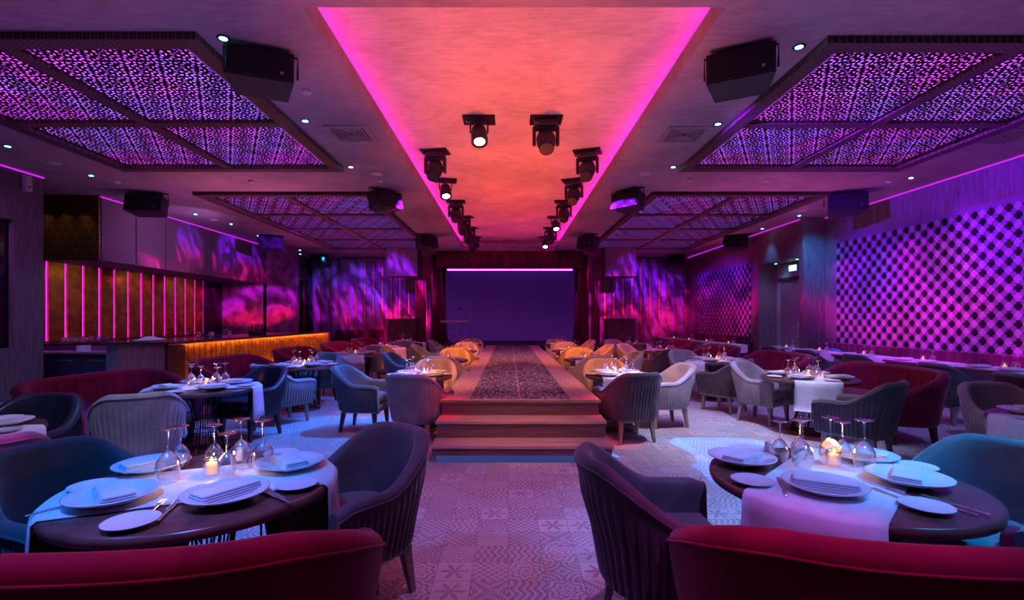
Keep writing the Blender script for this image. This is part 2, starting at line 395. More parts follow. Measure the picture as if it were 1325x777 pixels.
def hexemb_b(nt, b):
    x, y, z = nt.sep(nt.coord()); lx, ly = hexcell(nt, y + x, z, .13)
    r = (lx * lx + ly * ly).pow(.5); ln = nt.smooth((r - .3).abs(), .09, .04)
    nt.put(b.inputs['Base Color'], nt.mix(ln, (.17, .12, .15), (.27, .20, .25))); bump(nt, b, ln, .5, .006)
M_fascia = mat('embossed_panel', (.2, .2, .2), .5, build=hexemb_b)
# ------------------------------------------------------------------ room shell
XL, XLB, XR, XR2, Y0, Y1 = -8.5, -10.0, 8.1, 7.55, -4.0, 20.8
struct('floor', MB().box(-10.4, Y0 - .2, -.12, 8.6, Y1 + .2, 0), M_floor)
CX0, CX1, CY0, CY1 = -1.71, 1.81, 4.06, 18.6
c = MB(); t = CEIL + .19
c.box(-10.4, Y0 - .2, CEIL, 8.6, CY0, t).box(-10.4, CY1, CEIL, 8.6, Y1 + .2, t).box(-10.4, CY0, CEIL, CX0, CY1, t).box(CX1, CY0, CEIL, 8.6, CY1, t)
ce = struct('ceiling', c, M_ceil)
r = MB(); a0, a1, b0, b1 = CX0 - .42, CX1 + .42, CY0 - .4, CY1 + .4
r.box(a0 - .1, b0 - .1, REC, a1 + .1, b1 + .1, REC + .1)
r.box(a0 - .1, b0, t, a0, b1, REC).box(a1, b0, t, a1 + .1, b1, REC).box(a0 - .1, b0 - .1, t, a1 + .1, b0, REC).box(a0 - .1, b1, t, a1 + .1, b1 + .1, REC)
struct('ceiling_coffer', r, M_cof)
for nm, x in (('trim_1', CX0 - .22), ('trim_2', CX1 + .16)):
    struct(nm, MB().box(x, CY0, t + .001, x + .05, CY1, t + .03), E_mag)
# left side
w = MB(); w.box(XL - .15, Y0, 0, XL, 6.6, CEIL).box(XL - .15, 6.6, 0, XL, 8.36, .9).box(XL - .15, 6.6, 3.1, XL, 8.36, CEIL).box(XL - .15, 8.36, 0, XL, 8.9, CEIL)
w.box(XLB - .2, 8.8, 0, XL - .15, 8.9, CEIL)
struct('wall_left', w, M_panel)
struct('window_1', MB().box(XL - .12, 6.6, .9, XL - .08, 8.36, 3.1), mat('dark_glass', (.01, .01, .014), .12))
struct('wall_left_bar', MB().box(XLB - .2, 8.9, 0, XLB, Y1, CEIL), M_dark)
sf = MB().box(XLB, 10.30, 2.64, -8.64, 17.95, CEIL)
so = struct('wall_left_soffit', sf, M_dark)
for k in range(8):
    y = 10.28 + k * .965
    MB().box(-8.66, y + .012, 2.64, -8.60, y + .953, 3.99).build('fascia_panel', M_fascia, so)
MB().box(-9.98, 10.24, 2.66, -8.62, 10.30, 3.98).build('hexagon_screen', M_hexb, so)
struct('trim_3', MB().box(XL, Y0, 3.965, XL + .02, 8.9, 3.985), E_vdim)
struct('trim_4', MB().box(-8.60, 10.26, 3.965, -8.58, 18, 3.985), E_vdim)
# back bar wall of gold panels and light strips
bb = empty('back_bar_wall', (0, 0, 0)); bb['kind'] = 'structure'
ys = [10.48 + .449 * k for k in range(13)]
gp = mat('gold_panel', (.42, .24, .04), .42, .6, build=vary(.3, 5))
M_stud = mat('brass_stud', (.9, .6, .4), .2, 1)
for k in range(13):
    MB().box(XLB, ys[k] + .035 - .449 / 2 + .2245 - .449, .9, XLB + .07, ys[k] - .035, 2.64).build('gold_panel', gp, bb)
    MB().box(XLB, ys[k] - .036, .92, XLB + .03, ys[k] + .036, 2.64).build('light_strip', E_strip, bb)
    s_ = MB()
    for j in range(9): s_.box(XLB + .068, ys[k] - .235, 1.12 + j * .15, XLB + .082, ys[k] - .205, 1.15 + j * .15)
    s_.build('stud_row', M_stud, bb)
M_gls = mat('dark_gloss_panel', (.34, .18, .30), .3, build=vary(.5, 3))
struct('wall_bar_end', MB().box(XLB, 17.0, 0, -8.64, 17.15, 2.64), M_gls)
struct('pillar_1', MB().box(-8.6, 17.3, 0, -7.75, 18.0, CEIL), M_gls)
w = MB().box(-8.75, 18.0, 0, -8.6, 19.35, CEIL).box(-8.75, 19.35, 3.08, -8.6, Y1, CEIL); struct('wall_left_far', w, M_panel)
d = MB().box(-8.62, 19.35, 0, -8.56, 19.43, 3.08).box(-8.62, 19.35, 3.0, -8.56, 20.5, 3.08).box(-8.62, 20.42, 0, -8.56, 20.5, 3.0)
struct('door_1', d, M_gold)
# far wall and its pleated, gold edged panelling
struct('wall_far', MB().box(-10.2, Y1, 0, 8.6, Y1 + .2, CEIL), M_dark)
struct('wall_back', MB().box(-10.4, Y0 - .2, 0, 8.6, Y0, CEIL), M_panel)
M_pleat = mat('plum_drape', (.30, .20, .30), .6, build=vary(.25, 4))
def pleats(name, x0, x1, y, step=.36):
    mb = MB(); n = int((x1 - x0) / step); gl = MB()
    for k in range(n):
        a = x0 + (x1 - x0) * k / n; b_ = x0 + (x1 - x0) * (k + 1) / n
        pts = [(a + (b_ - a) * q / 8, y - .10 * math.sin(PI * q / 8) ** .7) for q in range(9)] + [(b_, y + .05), (a, y + .05)]
        mb.prism(pts, .02, 3.97)
        gl.box(b_ - .022, y - .05, .02, b_ + .022, y + .0, 3.97)
    w = struct(name, mb, M_pleat); gl.build('gold_edging', M_gold, w); return w
pleats('wall_far_drapes', -8.3, -3.1, 20.6)
pleats('wall_far_drapes.001', 3.3, 7.5, 20.6)
# right side
struct('wall_right', MB().box(XR, Y0, 0, XR + .2, 12.5, CEIL), M_panel)
w = MB().box(XR2, 12.5, 0, XR, 12.64, CEIL).box(XR2, 12.64, 3.02, XR, 14.68, CEIL).box(XR2, 14.68, 0, XR, Y1, CEIL); struct('wall_right_far', w, M_panelr)
struct('wall_right_niche', MB().box(XR, 12.5, 0, XR + .2, Y1, CEIL), mat('grey_plaster', (.42, .42, .46), .6, build=vary(.15)))
struct('wall_right_pier', MB().box(XR2 - .02, 12.44, 0, XR, 12.5, CEIL), M_panel)
dd = struct('door_2', MB().box(XR - .05, 13.3, 0, XR + .01, 14.4, 2.5), mat('plum_door', (.32, .18, .26), .5, build=wood_b))
MB().box(XR - .08, 13.2, 2.5, XR + .01, 14.5, 2.6).build('door_frame', M_dark, dd); MB().tube([(XR - .1, 13.45, .9), (XR - .1, 13.45, 1.3)], .015).build('door_handle', M_steel, dd)
struct('trim_5', MB().box(XR - .02, Y0, 3.965, XR, 12.44, 3.985), E_vdim); struct('trim_6', MB().box(XR2 - .02, 12.6, 3.965, XR2, 20.5, 3.985), E_vdim)
# mirrored cross tiles
M_tl = mat('pale_mirror_tile', (.50, .40, .58), .34, .4); M_td = mat('black_gloss_tile', (.012, .010, .016), .18, .0); M_tb = mat('tile_backing', (.20, .14, .24), .5, .1)
def mosaic(name, X, ya, yb, za, zb, p, seed):
    rnd = random.Random(seed); mb = MB(); mb.box(X - .02, ya, za, X, yb, zb, 0)
    ny = int((yb - ya) / p); nz = int((zb - za) / p); w_ = p * .46; q = p * .20
    out = [(-q, -w_), (q, -w_), (q, -q), (w_, -q), (w_, q), (q, q), (q, w_), (-q, w_), (-q, q), (-w_, q), (-w_, -q), (-q, -q)]
    for i in range(ny):
        for j in range(nz):
            cy = ya + (i + .5) * p; cz = za + (j + .5) * p; dk = (i + j) % 2
            ty, tz = rnd.uniform(-.05, .05), rnd.uniform(-.05, .05)
            f = [(X - .034 + a * ty + b_ * tz - (.0 if dk else .006), cy + a * .97, cz + b_ * .97) for a, b_ in out]
            bk = [(X - .02, y_, z_) for _, y_, z_ in f]
            n = 12; fs = [tuple(range(n))] + [(k, k + n, (k + 1) % n + n, (k + 1) % n) for k in range(n)]
            mb.add(f + bk, fs, False, 1 if dk else 2)
    return struct(name, mb, [M_tb, M_td, M_tl])
mosaic('wall_right_mosaic', XR, 4.3, 12.1, .66, 3.36, .145, 3)
mosaic('wall_right_mosaic.001', XR2, 15.1, 19.4, .66, 3.2, .145, 4)
# ------------------------------------------------------------------ ceiling light panels
def panel(x0, x1, y0, y1, nx, ny, label, group):
    root = empty('ceiling_panel', ((x0 + x1) / 2, (y0 + y1) / 2, CEIL)); tag(root, label, 'ceiling panel', group)
    hx, hy = (x1 - x0) / 2, (y1 - y0) / 2; f = .17
    fr = MB(); z0, z1 = -.07, 0
    fr.box(-hx, -hy, z0, hx, -hy + f, z1).box(-hx, hy - f, z0, hx, hy, z1).box(-hx, -hy + f, z0, -hx + f, hy - f, z1).box(hx - f, -hy + f, z0, hx, hy - f, z1)
    fr.build('frame', M_frame, root)
    cw = (2 * hx - 2 * f) / nx; ch = (2 * hy - 2 * f) / ny; g = .07
    for i in range(1, nx): MB().box(-hx + f + i * cw - g, -hy + f, -.062, -hx + f + i * cw + g, hy - f, -.001).build('crossbar', M_frame, root)
    for j in range(1, ny): MB().box(-hx + f, -hy + f + j * ch - g, -.058, hx - f, -hy + f + j * ch + g, -.001).build('crossbar', M_frame, root)
    for i in range(nx):
        for j in range(ny):
            a = -hx + f + i * cw; b = -hy + f + j * ch; e = .055
            la = MB().box(a + e, b + e, -.040, a + cw - e, b + ch - e, -.036).build('pierced_screen', M_lat, root)
            MB().box(a + e + .04, b + e + .04, -.020, a + cw - e - .04, b + ch - e - .04, -.014).build('backlight', E_panel, la)
panel(-6.62, -2.83, 4.40, 8.38, 2, 2, 'violet backlit lattice panel in the ceiling left of the coffer, nearer one', 'backlit ceiling panels')
panel(2.93, 6.70, 4.46, 8.38, 2, 2, 'violet backlit lattice panel in the ceiling right of the coffer, nearer one', 'backlit ceiling panels')
panel(-6.45, -2.83, 9.93, 17.9, 2, 4, 'long violet lattice ceiling panel left of the coffer, towards the stage', 'backlit ceiling panels')
panel(2.93, 6.60, 9.93, 17.9, 2, 4, 'long violet lattice ceiling panel right of the coffer, towards the stage', 'backlit ceiling panels')
# ------------------------------------------------------------------ small ceiling fittings
def cy(py): return (CEIL - 1.4) * 630 / (413 - py)
def cx(px, py): return (px - 658) * cy(py) / 630
def side(x, y, what='ceiling'):
    return ('left' if x < 0 else 'right')
dl = empty('downlight', (0, 0, 0)); MB().lathe([(.03, -.001), (.055, -.001), (.06, -.006), (.055, -.010), (.036, -.008)], 20, caps=False).build('trim_ring', M_black, dl)
MB().lathe([(.036, -.009), (.02, -.006)], 16).build('lens', E_cyan, dl)
DL = [(289, 49), (395, 156), (118, 227), (10, 189), (454, 216), (1034, 60), (929, 160), (1205, 230), (871, 216), (253, 277), (299, 290), (334, 305), (388, 324), (427, 341), (1124, 258), (1064, 279), (559, 318), (600, 330), (1040, 296)]
names = ['above the big left speaker', 'between the big left speaker and the vent', 'near the left wall above the bar screen', 'at the left edge over the wall panelling', 'left of the coffer beyond the vent',
         'beside the big right speaker', 'between the big right speaker and the vent', 'above the mosaic wall', 'right of the coffer beyond the vent', 'above the fascia, first of four', 'above the fascia, second of four', 'above the fascia, third of four', 'above the fascia, fourth of four', 'beside the far left speaker over the drapes', 'beside the speaker on the mosaic side', 'over the blue lit pier', 'left of the last moving heads', 'left of the stage light bar', 'over the exit door']
for k, (px, py) in enumerate(DL):
    x, y = cx(px, py), cy(py)
    if py > 325: y = min(y, 19.5)
    x = max(-9.4, min(x, 7.4)) if px < 1030 or py < 270 else min(x, 7.3)
    o = dl if k == 0 else dup(dl, (0, 0, 0))
    o.location = (x, y, CEIL); tag(o, 'small cyan downlight ' + names[k], 'downlight', 'cyan ceiling downlights')
    if py < 300: spot((x, y, CEIL - .02), (x, y, 0), (.02, .40, 1.0), 90, 70, .8, .03, 'downlight_lamp')
M_ivory = mat('ivory_plastic', (.75, .70, .70), .5, build=vary(.05))
sm = empty('smoke_detector'); MB().lathe([(.055, 0), (.055, -.02), (.04, -.035), (.018, -.045)], 20).build('housing', M_ivory, sm); MB().lathe([(.012, -.044), (.008, -.056)], 10).build('sensor', M_steel, sm)
for k, (px, py, nm) in enumerate([(397, 118, 'beside the big left speaker'), (325, 234, 'between the two left lattice panels'), (993, 233, 'between the two right lattice panels'), (893, 232, 'right of the coffer beyond the vent'), (493, 233, 'left of the coffer beyond the vent'), (152, 235, 'near the left wall'), (1150, 234, 'near the right wall')]):
    o = sm if k == 0 else dup(sm, (0, 0, 0)); o.location = (cx(px, py), cy(py), CEIL); tag(o, 'small pale smoke detector ' + nm, 'smoke detector', 'ceiling smoke detectors')
cs = MB().lathe([(.11, 0), (.11, -.008), (.095, -.012)], 24).build('ceiling_speaker', M_ivory)
for k, (px, py, nm) in enumerate([(70, 211, 'near the left wall'), (488, 225, 'left of the coffer'), (834, 225, 'right of the coffer'), (277, 285, 'above the bar fascia'), (1038, 273, 'near the pier')]):
    o = cs if k == 0 else dup(cs, (0, 0, 0)); o.location = (cx(px, py), cy(py), CEIL); tag(o, 'flush round ivory ceiling speaker ' + nm, 'ceiling speaker', 'round ceiling speakers')
vt = empty('air_vent')
v = MB().box(-.3, -.3, -.015, .3, -.25, 0).box(-.3, .25, -.015, .3, .3, 0).box(-.3, -.25, -.015, -.25, .25, 0).box(.25, -.25, -.015, .3, .25, 0); v.build('frame', M_ceil, vt)
for j in range(5):
    e = .24 - j * .045
    MB().box(-e, -e, -.012 + j * .001, e, -e + .022, -.002).box(-e, e - .022, -.012, e, e, -.002).box(-e, -e + .022, -.012, -e + .022, e - .022, -.002).box(e - .022, -e + .022, -.012, e, e - .022, -.002).build('louvre', M_ceil, vt)
MB().box(-.24, -.24, -.003, .24, .24, -.001).build('backing', M_dark, vt)
for k, (px, py, nm) in enumerate([(455, 173, 'left of the coffer'), (885, 174, 'right of the coffer'), (1300, 176, 'outside the right lattice panel')]):
    o = vt if k == 0 else dup(vt, (0, 0, 0)); o.location = (cx(px, py), cy(py), CEIL); tag(o, 'square louvred air vent ' + nm, 'air vent', 'ceiling air vents')
# ------------------------------------------------------------------ hanging loudspeakers
def speaker_proto():
    root = empty('loudspeaker')
    A = Matrix.Translation((0, 0, -.25)) @ Matrix.Rotation(math.radians(-9), 4, 'X')
    pts = [(-.33, -.19), (.33, -.19), (.26, .19), (-.26, .19)]
    MB().prism([(x, y) for x, y in pts], -.17, .17, M=A).build('cabinet', M_blackp, root)
    g = MB().rbox(-.31, -.205, -.155, .31, -.188, .155, .008, M=A); gg = g.build('grille', mat('speaker_grille', (.008, .008, .012), .6, build=lambda nt, b: bump(nt, b, nt.vor(nt.coord(), 160), .4, .004)), root)
    MB().box(.20, -.212, -.10, .23, -.205, -.07, M=A).build('badge', M_steel, root)
    br = MB().tube([(-.36, 0, -.25), (-.36, 0, -.015), (.36, 0, -.015), (.36, 0, -.25)], .014, 4); br.box(-.2, -.05, -.02, .2, .05, 0); br.build('bracket', M_black, root)
    return root
sp = speaker_proto()
SP = [(338, 66, .90, 22, 'big black loudspeaker hanging left of the coffer, nearest on that side'), (958, 66, .90, -26, 'big black loudspeaker hanging right of the coffer, nearest on that side'),
      (192, 250, 1.05, 8, 'black loudspeaker over the bar fascia near the pier'), (497, 246, .95, 48, 'black loudspeaker left of the coffer beyond the smoke detector'), (814, 246, .95, -48, 'black loudspeaker right of the coffer beyond the smoke detector'), (1094, 249, 1.05, -22, 'black loudspeaker over the mosaic wall beside the pier'),
      (350, 305, 1.05, 28, 'black loudspeaker at the far end of the bar fascia'), (551, 304, 1.0, 50, 'black loudspeaker left of the coffer close to the stage'), (762, 304, 1.0, -50, 'black loudspeaker right of the coffer close to the stage'), (953, 304, 1.05, -30, 'black loudspeaker above the exit door side wall'),
      (414, 330, 1.0, 14, 'black loudspeaker over the far left drapes'), (874, 331, 1.0, -4, 'black loudspeaker over the far right drapes')]
for k, (px, py, s, a, lb) in enumerate(SP):
    o = sp if k == 0 else dup(sp, (0, 0, 0)); y = min(cy(py), 19.6); o.location = ((px - 658) * y / 630, y, CEIL)
    o.rotation_euler = (0, 0, math.radians(a)); o.scale = (s, s, s); tag(o, lb, 'loudspeaker', 'hanging loudspeakers')
# ------------------------------------------------------------------ moving heads in the coffer
def head_proto(par):
    root = empty('stage_light')
    MB().box(-.24, -.16, -.03, .24, .16, 0).build('mounting_plate', M_black, root)
    cb = MB().tube([(-.16, -.1, -.03), (-.19, -.14, -.09), (-.13, -.15, -.12), (-.10, -.12, -.05)], .006, 5).build('cable', M_steel, root)
    if par:
        MB().tube([(-.13, 0, -.03), (-.13, -.03, -.22)], .012, 6).tube([(.13, 0, -.03), (.13, -.03, -.22)], .012, 6).tube([(-.13, -.03, -.22), (.13, -.03, -.22)], .01, 6).build('yoke', M_black, root)
        A = frame((0, -.04, -.24), math.radians(12), math.radians(-24))
        MB().lathe([(.07, .14), (.105, .09), (.12, .0), (.125, -.16), (.115, -.17), (.112, -.15)], 20, M=A).build('housing', M_blackp, root)
        MB().lathe([(.108, -.148), (.05, -.152)], 20, M=A).build('lens', E_white, root)
    else:
        MB().rbox(-.17, -.12, -.13, .17, .12, -.03, .03).build('base', M_blackp, root)
        y = MB().rbox(-.20, -.05, -.40, -.15, .05, -.12, .02).rbox(.15, -.05, -.40, .20, .05, -.12, .02).rbox(-.19, -.06, -.17, .19, .06, -.12, .02); y.build('yoke', M_blackp, root)
        A = frame((0, -.03, -.34), 0, math.radians(-35))
        MB().lathe([(.06, .17), (.12, .13), (.145, .04), (.14, -.06), (.115, -.10), (.11, -.20), (.10, -.20)], 20, M=A).build('head', M_blackp, root)
        MB().lathe([(.095, -.198), (.04, -.19)], 18, M=A).build('lens', mat('violet_glass', (.10, .04, .12), .08), root)
    return root
hp, hq = head_proto(True), head_proto(False); used = set()
HD = [(-.44, 7.3, 1, 'lit can light hanging nearest in the coffer, lens glowing white'), (.56, 7.3, 0, 'black moving head beside the lit can light, nearest in the coffer'),
      (-1.31, 8.7, 0, 'black moving head at left coffer edge, nearest of its row'), (1.41, 8.7, 0, 'black moving head at right coffer edge, nearest of its row'),
      (-1.36, 10.5, 1, 'tilted can light second along the left coffer row'), (1.41, 10.5, 0, 'black moving head second along the right coffer row'),
      (-1.34, 12.4, 0, 'black moving head third along the left coffer row'), (1.41, 12.4, 0, 'black moving head third along the right coffer row'),
      (-1.30, 14.3, 0, 'black moving head fourth along the left coffer row'), (1.38, 14.3, 1, 'tilted can light fourth along the right coffer row'),
      (-1.28, 16.0, 0, 'black moving head fifth along the left coffer row'), (1.38, 16.0, 0, 'black moving head fifth along the right coffer row'),
      (-1.26, 17.8, 0, 'black moving head last along the left coffer row'), (1.36, 17.8, 1, 'glowing can light last along the right coffer row')]
for x, y, par, lb in HD:
    p = hp if par else hq
    if par in used: o = dup(p, (x, y, REC), math.radians(random.uniform(-25, 25)))
    else: o = p; o.location = (x, y, REC); used.add(par)
    tag(o, lb, 'stage light', 'stage lights in the coffer')
# ------------------------------------------------------------------ runway stage
RX0, RX1, RY = -.735, .993, 5.36
st = empty('runway_stage', (.13, RY, 0)); tag(st, 'raised wooden runway with dark glittering inlay leading to the screen', 'stage')
h = (RX1 - RX0) / 2; L = 16.4 - RY
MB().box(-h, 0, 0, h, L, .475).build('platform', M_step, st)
dk = MB(); dk.box(-h - .015, -.02, .475, -.56, L, .508).box(.56, -.02, .475, h + .015, L, .508).box(-.56, -.02, .475, .56, .06, .508); dk.build('deck_border', M_deck, st)
def glit(nt, b):
    c = nt.coord(); a = nt.vor(nt.vm('MULTIPLY', c, (1, 1, 0)), 19); n = nt.noise(c, 11, 4, .6, 0, 1.5); rnd = nt.vor(nt.vm('MULTIPLY', c, (1, 1, 0)), 19, 'Color')
    rr = nt.sep(rnd)[0]
    f = nt.smooth(a, .34, .22) * (rr > .55); g = nt.smooth((n - .5).abs(), .05, .02)
    k = nt.m('MAXIMUM', f, g * .45)
    nt.put(b.inputs['Base Color'], nt.mix(k, (.008, .005, .012), (.95, .90, 1.0))); nt.put(b.inputs['Roughness'], .7 - k * .2); b.inputs['Specular IOR Level'].default_value = .15
MB().box(-.56, .06, .47, .56, L, .506).build('glitter_inlay', mat('black_glitter', (.02, .02, .03), .3, build=glit), st)
MB().box(-.006, .06, .506, .006, L, .5075).build('seam', M_deck, st)
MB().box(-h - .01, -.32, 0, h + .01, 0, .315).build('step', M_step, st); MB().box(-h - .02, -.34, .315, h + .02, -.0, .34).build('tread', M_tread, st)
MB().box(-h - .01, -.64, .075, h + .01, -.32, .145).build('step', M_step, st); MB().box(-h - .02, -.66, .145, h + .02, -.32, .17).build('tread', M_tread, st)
MB().box(-h + .03, -.62, 0, h - .03, -.32, .075).build('toe_kick', emis('blue_toe_light', (.12, .14, .55), .32), st)
MB().box(-h - .02, -.026, .485, h + .02, -.018, .506).build('nosing', M_brass, st)
bs = struct('floor_stage', MB().box(-3.1, 16.4, 0, 3.35, Y1, .5), M_dark)
# screen, light bar, valance, side drapes
def scr(nt, b):
    x, y, z = nt.sep(nt.coord()); e = nt.n.new('ShaderNodeEmission')
    nt.put(e.inputs[0], nt.mix(nt.smooth(z + x * .2, -1.3, 1.0), (.075, .012, .20), (.028, .004, .115))); nt.put(e.inputs[1], .42)
    ad = nt.n.new('ShaderNodeAddShader'); nt.l.new(e.outputs[0], ad.inputs[0]); nt.l.new(b.outputs[0], ad.inputs[1]); nt.l.new(ad.outputs[0], nt.out.inputs[0])
sc_ = empty('led_screen', (.05, 19.4, 1.95)); tag(sc_, 'wide dark violet LED screen behind the runway', 'screen')
MB().box(-2.55, -.05, -1.42, 2.55, .05, 1.4).build('display', mat('violet_display', (.02, .008, .04), .4, build=scr), sc_)
MB().box(-2.6, .05, -1.44, 2.6, .12, 1.44).build('housing', M_black, sc_)
lb = empty('light_bar', (.05, 18.7, 3.29)); tag(lb, 'glowing violet light bar above the LED screen', 'light bar')
for k in range(4): MB().box(-2.4 + k * 1.205, -.02, -.03, -2.4 + k * 1.205 + 1.19, .02, .03).build('tube', E_vio, lb)
MB().box(-2.45, -.02, .03, 2.45, .04, .07).build('batten', M_black, lb); MB().tube([(-2.3, .02, .07), (-2.3, .02, .35)], .012).tube([(2.3, .02, .07), (2.3, .02, .35)], .012).build('hanger', M_black, lb)
M_drape = mat('magenta_drape', (.42, .06, .20), .7, build=vary(.2, 3))
def drape(x0, x1, y, z0, z1, n, top=1.0, dep=.07):
    mb = MB(); N = n * 8; rings = []
    for z, w_ in ((z0, 1.0), (z0 + (z1 - z0) * .5, (1 + top) / 2), (z1, top)):
        cxx = x1; ro = []
        for k in range(N + 1):
            u = k / N; x = x1 - (x1 - x0) * (1 - u) * w_
            ro.append((x, y - dep * (.5 + .5 * math.sin(u * n * 2 * PI)) * (.8 + .2 * w_), z))
        rings.append(ro + [(p[0], y + .03, z) for p in reversed(ro)])
    return mb.loft(rings, True)
va = drape(-2.75, 2.85, 18.66, 3.36, CEIL, 22).build('valance', mat('maroon_valance', (.20, .03, .07), .7, build=vary(.3, 4))); tag(va, 'dark red pleated valance hanging above the violet light bar', 'valance')
s1 = drape(2.48, 3.1, 18.9, .5, 3.9, 5, .45, .12).build('stage_curtain', M_drape); tag(s1, 'tall magenta lit curtain gathered right of the screen', 'curtain', 'stage curtains')
s2 = drape(-2.35, -3.0, 18.9, .5, 3.9, 5, .5, .12).build('stage_curtain', M_drape); tag(s2, 'tall magenta lit curtain left of the screen', 'curtain', 'stage curtains')
s3 = drape(3.1, 3.42, 18.3, .02, 3.6, 3, 1, .08).build('stage_curtain', M_drape); tag(s3, 'narrow magenta drape beside the right wooden cabinet', 'curtain', 'stage curtains')
s4 = drape(-3.5, -3.1, 18.3, .02, 3.6, 3, 1, .08).build('stage_curtain', M_drape); tag(s4, 'narrow magenta drape beside the left wooden cabinet', 'curtain', 'stage curtains')
for sgn, nm in ((-1, 'left'), (1, 'right')):
    xa, xb = sorted((3.42 * sgn + .1, 4.5 * sgn + .1)); Yp = 17.6
    struct('wall_bulkhead' + ('' if sgn < 0 else '.001'), MB().box(xa - .02, Yp, 2.95, xb + .02, Yp + .9, CEIL), mat('bulkhead_wood', (.17, .09, .11), .55, build=wood_b))
    r = empty('side_cabinet', ((xa + xb) / 2, Yp + .3, 0)); tag(r, f'tall dark wooden cabinet standing {nm} of the stage below the bulkhead', 'cabinet', 'cabinets flanking the stage')
    hw = (xb - xa) / 2 - .03
    MB().box(-hw, -.3, .06, hw, .3, 1.36).build('body', mat('cabinet_wood', (.13, .055, .06), .5, build=wood_b), r); MB().box(-hw - .03, -.33, 1.36, hw + .03, .33, 1.41).build('top', M_dwood, r)
    for q in (-1, 1):
        dd_ = MB().box(min(q * .01, q * (hw - .02)), -.318, .1, max(q * .01, q * (hw - .02)), -.30, 1.33).build('door', MATS['cabinet_wood'], r); MB().tube([(q * .06, -.335, .7), (q * .06, -.335, .9)], .008).build('handle', M_brass, dd_)
    MB().box(-hw + .03, -.25, 0, hw - .03, .25, .06).build('plinth', M_dark, r)
# keyboard on a stand at the stage edge
ks = empty('keyboard_stand', (-1.95, 17.6, .5)); tag(ks, 'folding keyboard stand on the stage beside the left curtain', 'keyboard stand')
MB().tube([(-.35, -.12, .02), (.35, .12, .74)], .016).build('leg', M_steel, ks); MB().tube([(.35, -.12, .02), (-.35, .12, .74)], .016).build('leg', M_steel, ks)
MB().tube([(-.4, -.12, .75), (-.4, .14, .75)], .014).tube([(.4, -.12, .75), (.4, .14, .75)], .014).build('rest', M_steel, ks)
kb = empty('keyboard', (-1.95, 17.6, 1.265)); tag(kb, 'pale electronic keyboard resting on the folding stand', 'keyboard')
MB().rbox(-.5, -.16, 0, .5, .16, .07, .02).build('body', M_ivory, kb); MB().box(-.46, -.15, .07, .46, -.02, .082).build('keys', mat('key_white', (.85, .82, .85), .3), kb)
ms = empty('microphone_stand', (-1.38, 17.3, .5)); tag(ms, 'thin upright microphone stand left of the screen', 'microphone stand')
MB().lathe([(.12, 0), (.12, .02), (.02, .03)], 18).build('base', M_black, ms); MB().tube([(0, 0, .02), (0, 0, 1.1)], .01).build('pole', M_steel, ms); MB().tube([(0, 0, 1.1), (-.25, -.05, 1.22)], .008).build('boom', M_steel, ms)
MB().lathe([(.012, 0), (.016, .1), (.026, .14), (.02, .17)], 12, M=frame((-.25, -.05, 1.22), 0, 0, math.radians(-70))).build('microphone', M_black, ms)
# ------------------------------------------------------------------ bar
bar = empty('bar_counter', (-6.3, 8.45, 0)); tag(bar, 'long bar with gold fluted front and dark stone worktop', 'bar counter')
BL = 16.0 - 8.45
MB().box(-.42, .02, .0, .36, BL, .95).build('carcass', M_dwood, bar)
MB().box(-.45, -.04, 0, .36, .02, .95).build('end_panel', M_wood, bar)
MB().box(-.68, .0, 0, -.45, .5, .93).build('return_panel', mat('slate_panel', (.20, .26, .32), .5, build=vary(.2)), bar)
fl = MB(); nfl = 40
for k in range(nfl):
    y = .42 + (BL - .62) * k / nfl; wd = (BL - .62) / nfl
    fl.prism([(.36, y), (.40, y + wd * .10), (.415, y + wd * .28), (.40, y + wd * .46), (.36, y + wd * .56)], .10, .93)
fl.build('fluted_front', M_gold, bar)
MB().box(.36, -.04, 0, .41, .42, .95).build('end_post', M_dwood, bar); MB().box(.36, BL - .2, 0, .44, BL, .95).build('end_post', M_panelr, bar)
MB().box(.30, -.04, 0, .36, BL, .10).build('kick_board', M_black, bar)
MB().rbox(-.72, -.08, .95, .46, BL + .02, 1.0, .02).build('worktop', mat('dark_stone', (.05, .04, .055), .15, build=vary(.3, 8)), bar)
al = bpy.data.lights.new('bar_front_lamp', 'AREA'); al.shape = 'RECTANGLE'; al.size = .03; al.size_y = BL - .6; al.energy = 26; al.color = (1.0, .22, .02)
alo = bpy.data.objects.new('bar_front_lamp', al); COL.objects.link(alo); alo.location = (-6.3 + .435, 8.45 + BL / 2 + .1, .945); alo.rotation_euler = (0, math.radians(28), 0)
al2 = al.copy(); al2.energy = 48; al2.name = 'bar_foot_fill'; o_ = bpy.data.objects.new('bar_foot_fill', al2); COL.objects.link(o_); o_.location = (-6.3 + .62, 8.45 + BL / 2 + .1, .03); o_.rotation_euler = (0, math.radians(180 - 25), 0)  # second area light is added fill, evening the glow up the flutes
for k in range(3): spot((-5.6, 9.6 + k * 2.3, 3.9), (-5.95, 9.8 + k * 2.3, .7), (1.0, .48, .12), 45, 50, .9, .04)
wb = empty('back_counter', (-8.3, 9.35, 0)); tag(wb, 'stainless work counter with dark fridge doors left of the bar', 'counter')
MB().box(-1.6, .02, .03, 1.3, .62, .72).build('carcass', M_dark, wb)
for k in range(4):
    d = MB().rbox(-1.1 + k * .6, 0, .08, -1.1 + k * .6 + .57, .03, .64, .01).build('door', mat('blue_black_steel', (.06, .10, .16), .3, .5), wb); MB().tube([(-1.02 + k * .6, -.02, .60), (-.65 + k * .6, -.02, .60)], .008).build('handle', M_steel, d)
MB().rbox(-1.62, -.02, .72, 1.32, .66, .76, .01).build('worktop', M_steel, wb); MB().box(-1.62, .60, .76, 1.32, .66, .84).build('upstand', M_steel, wb)
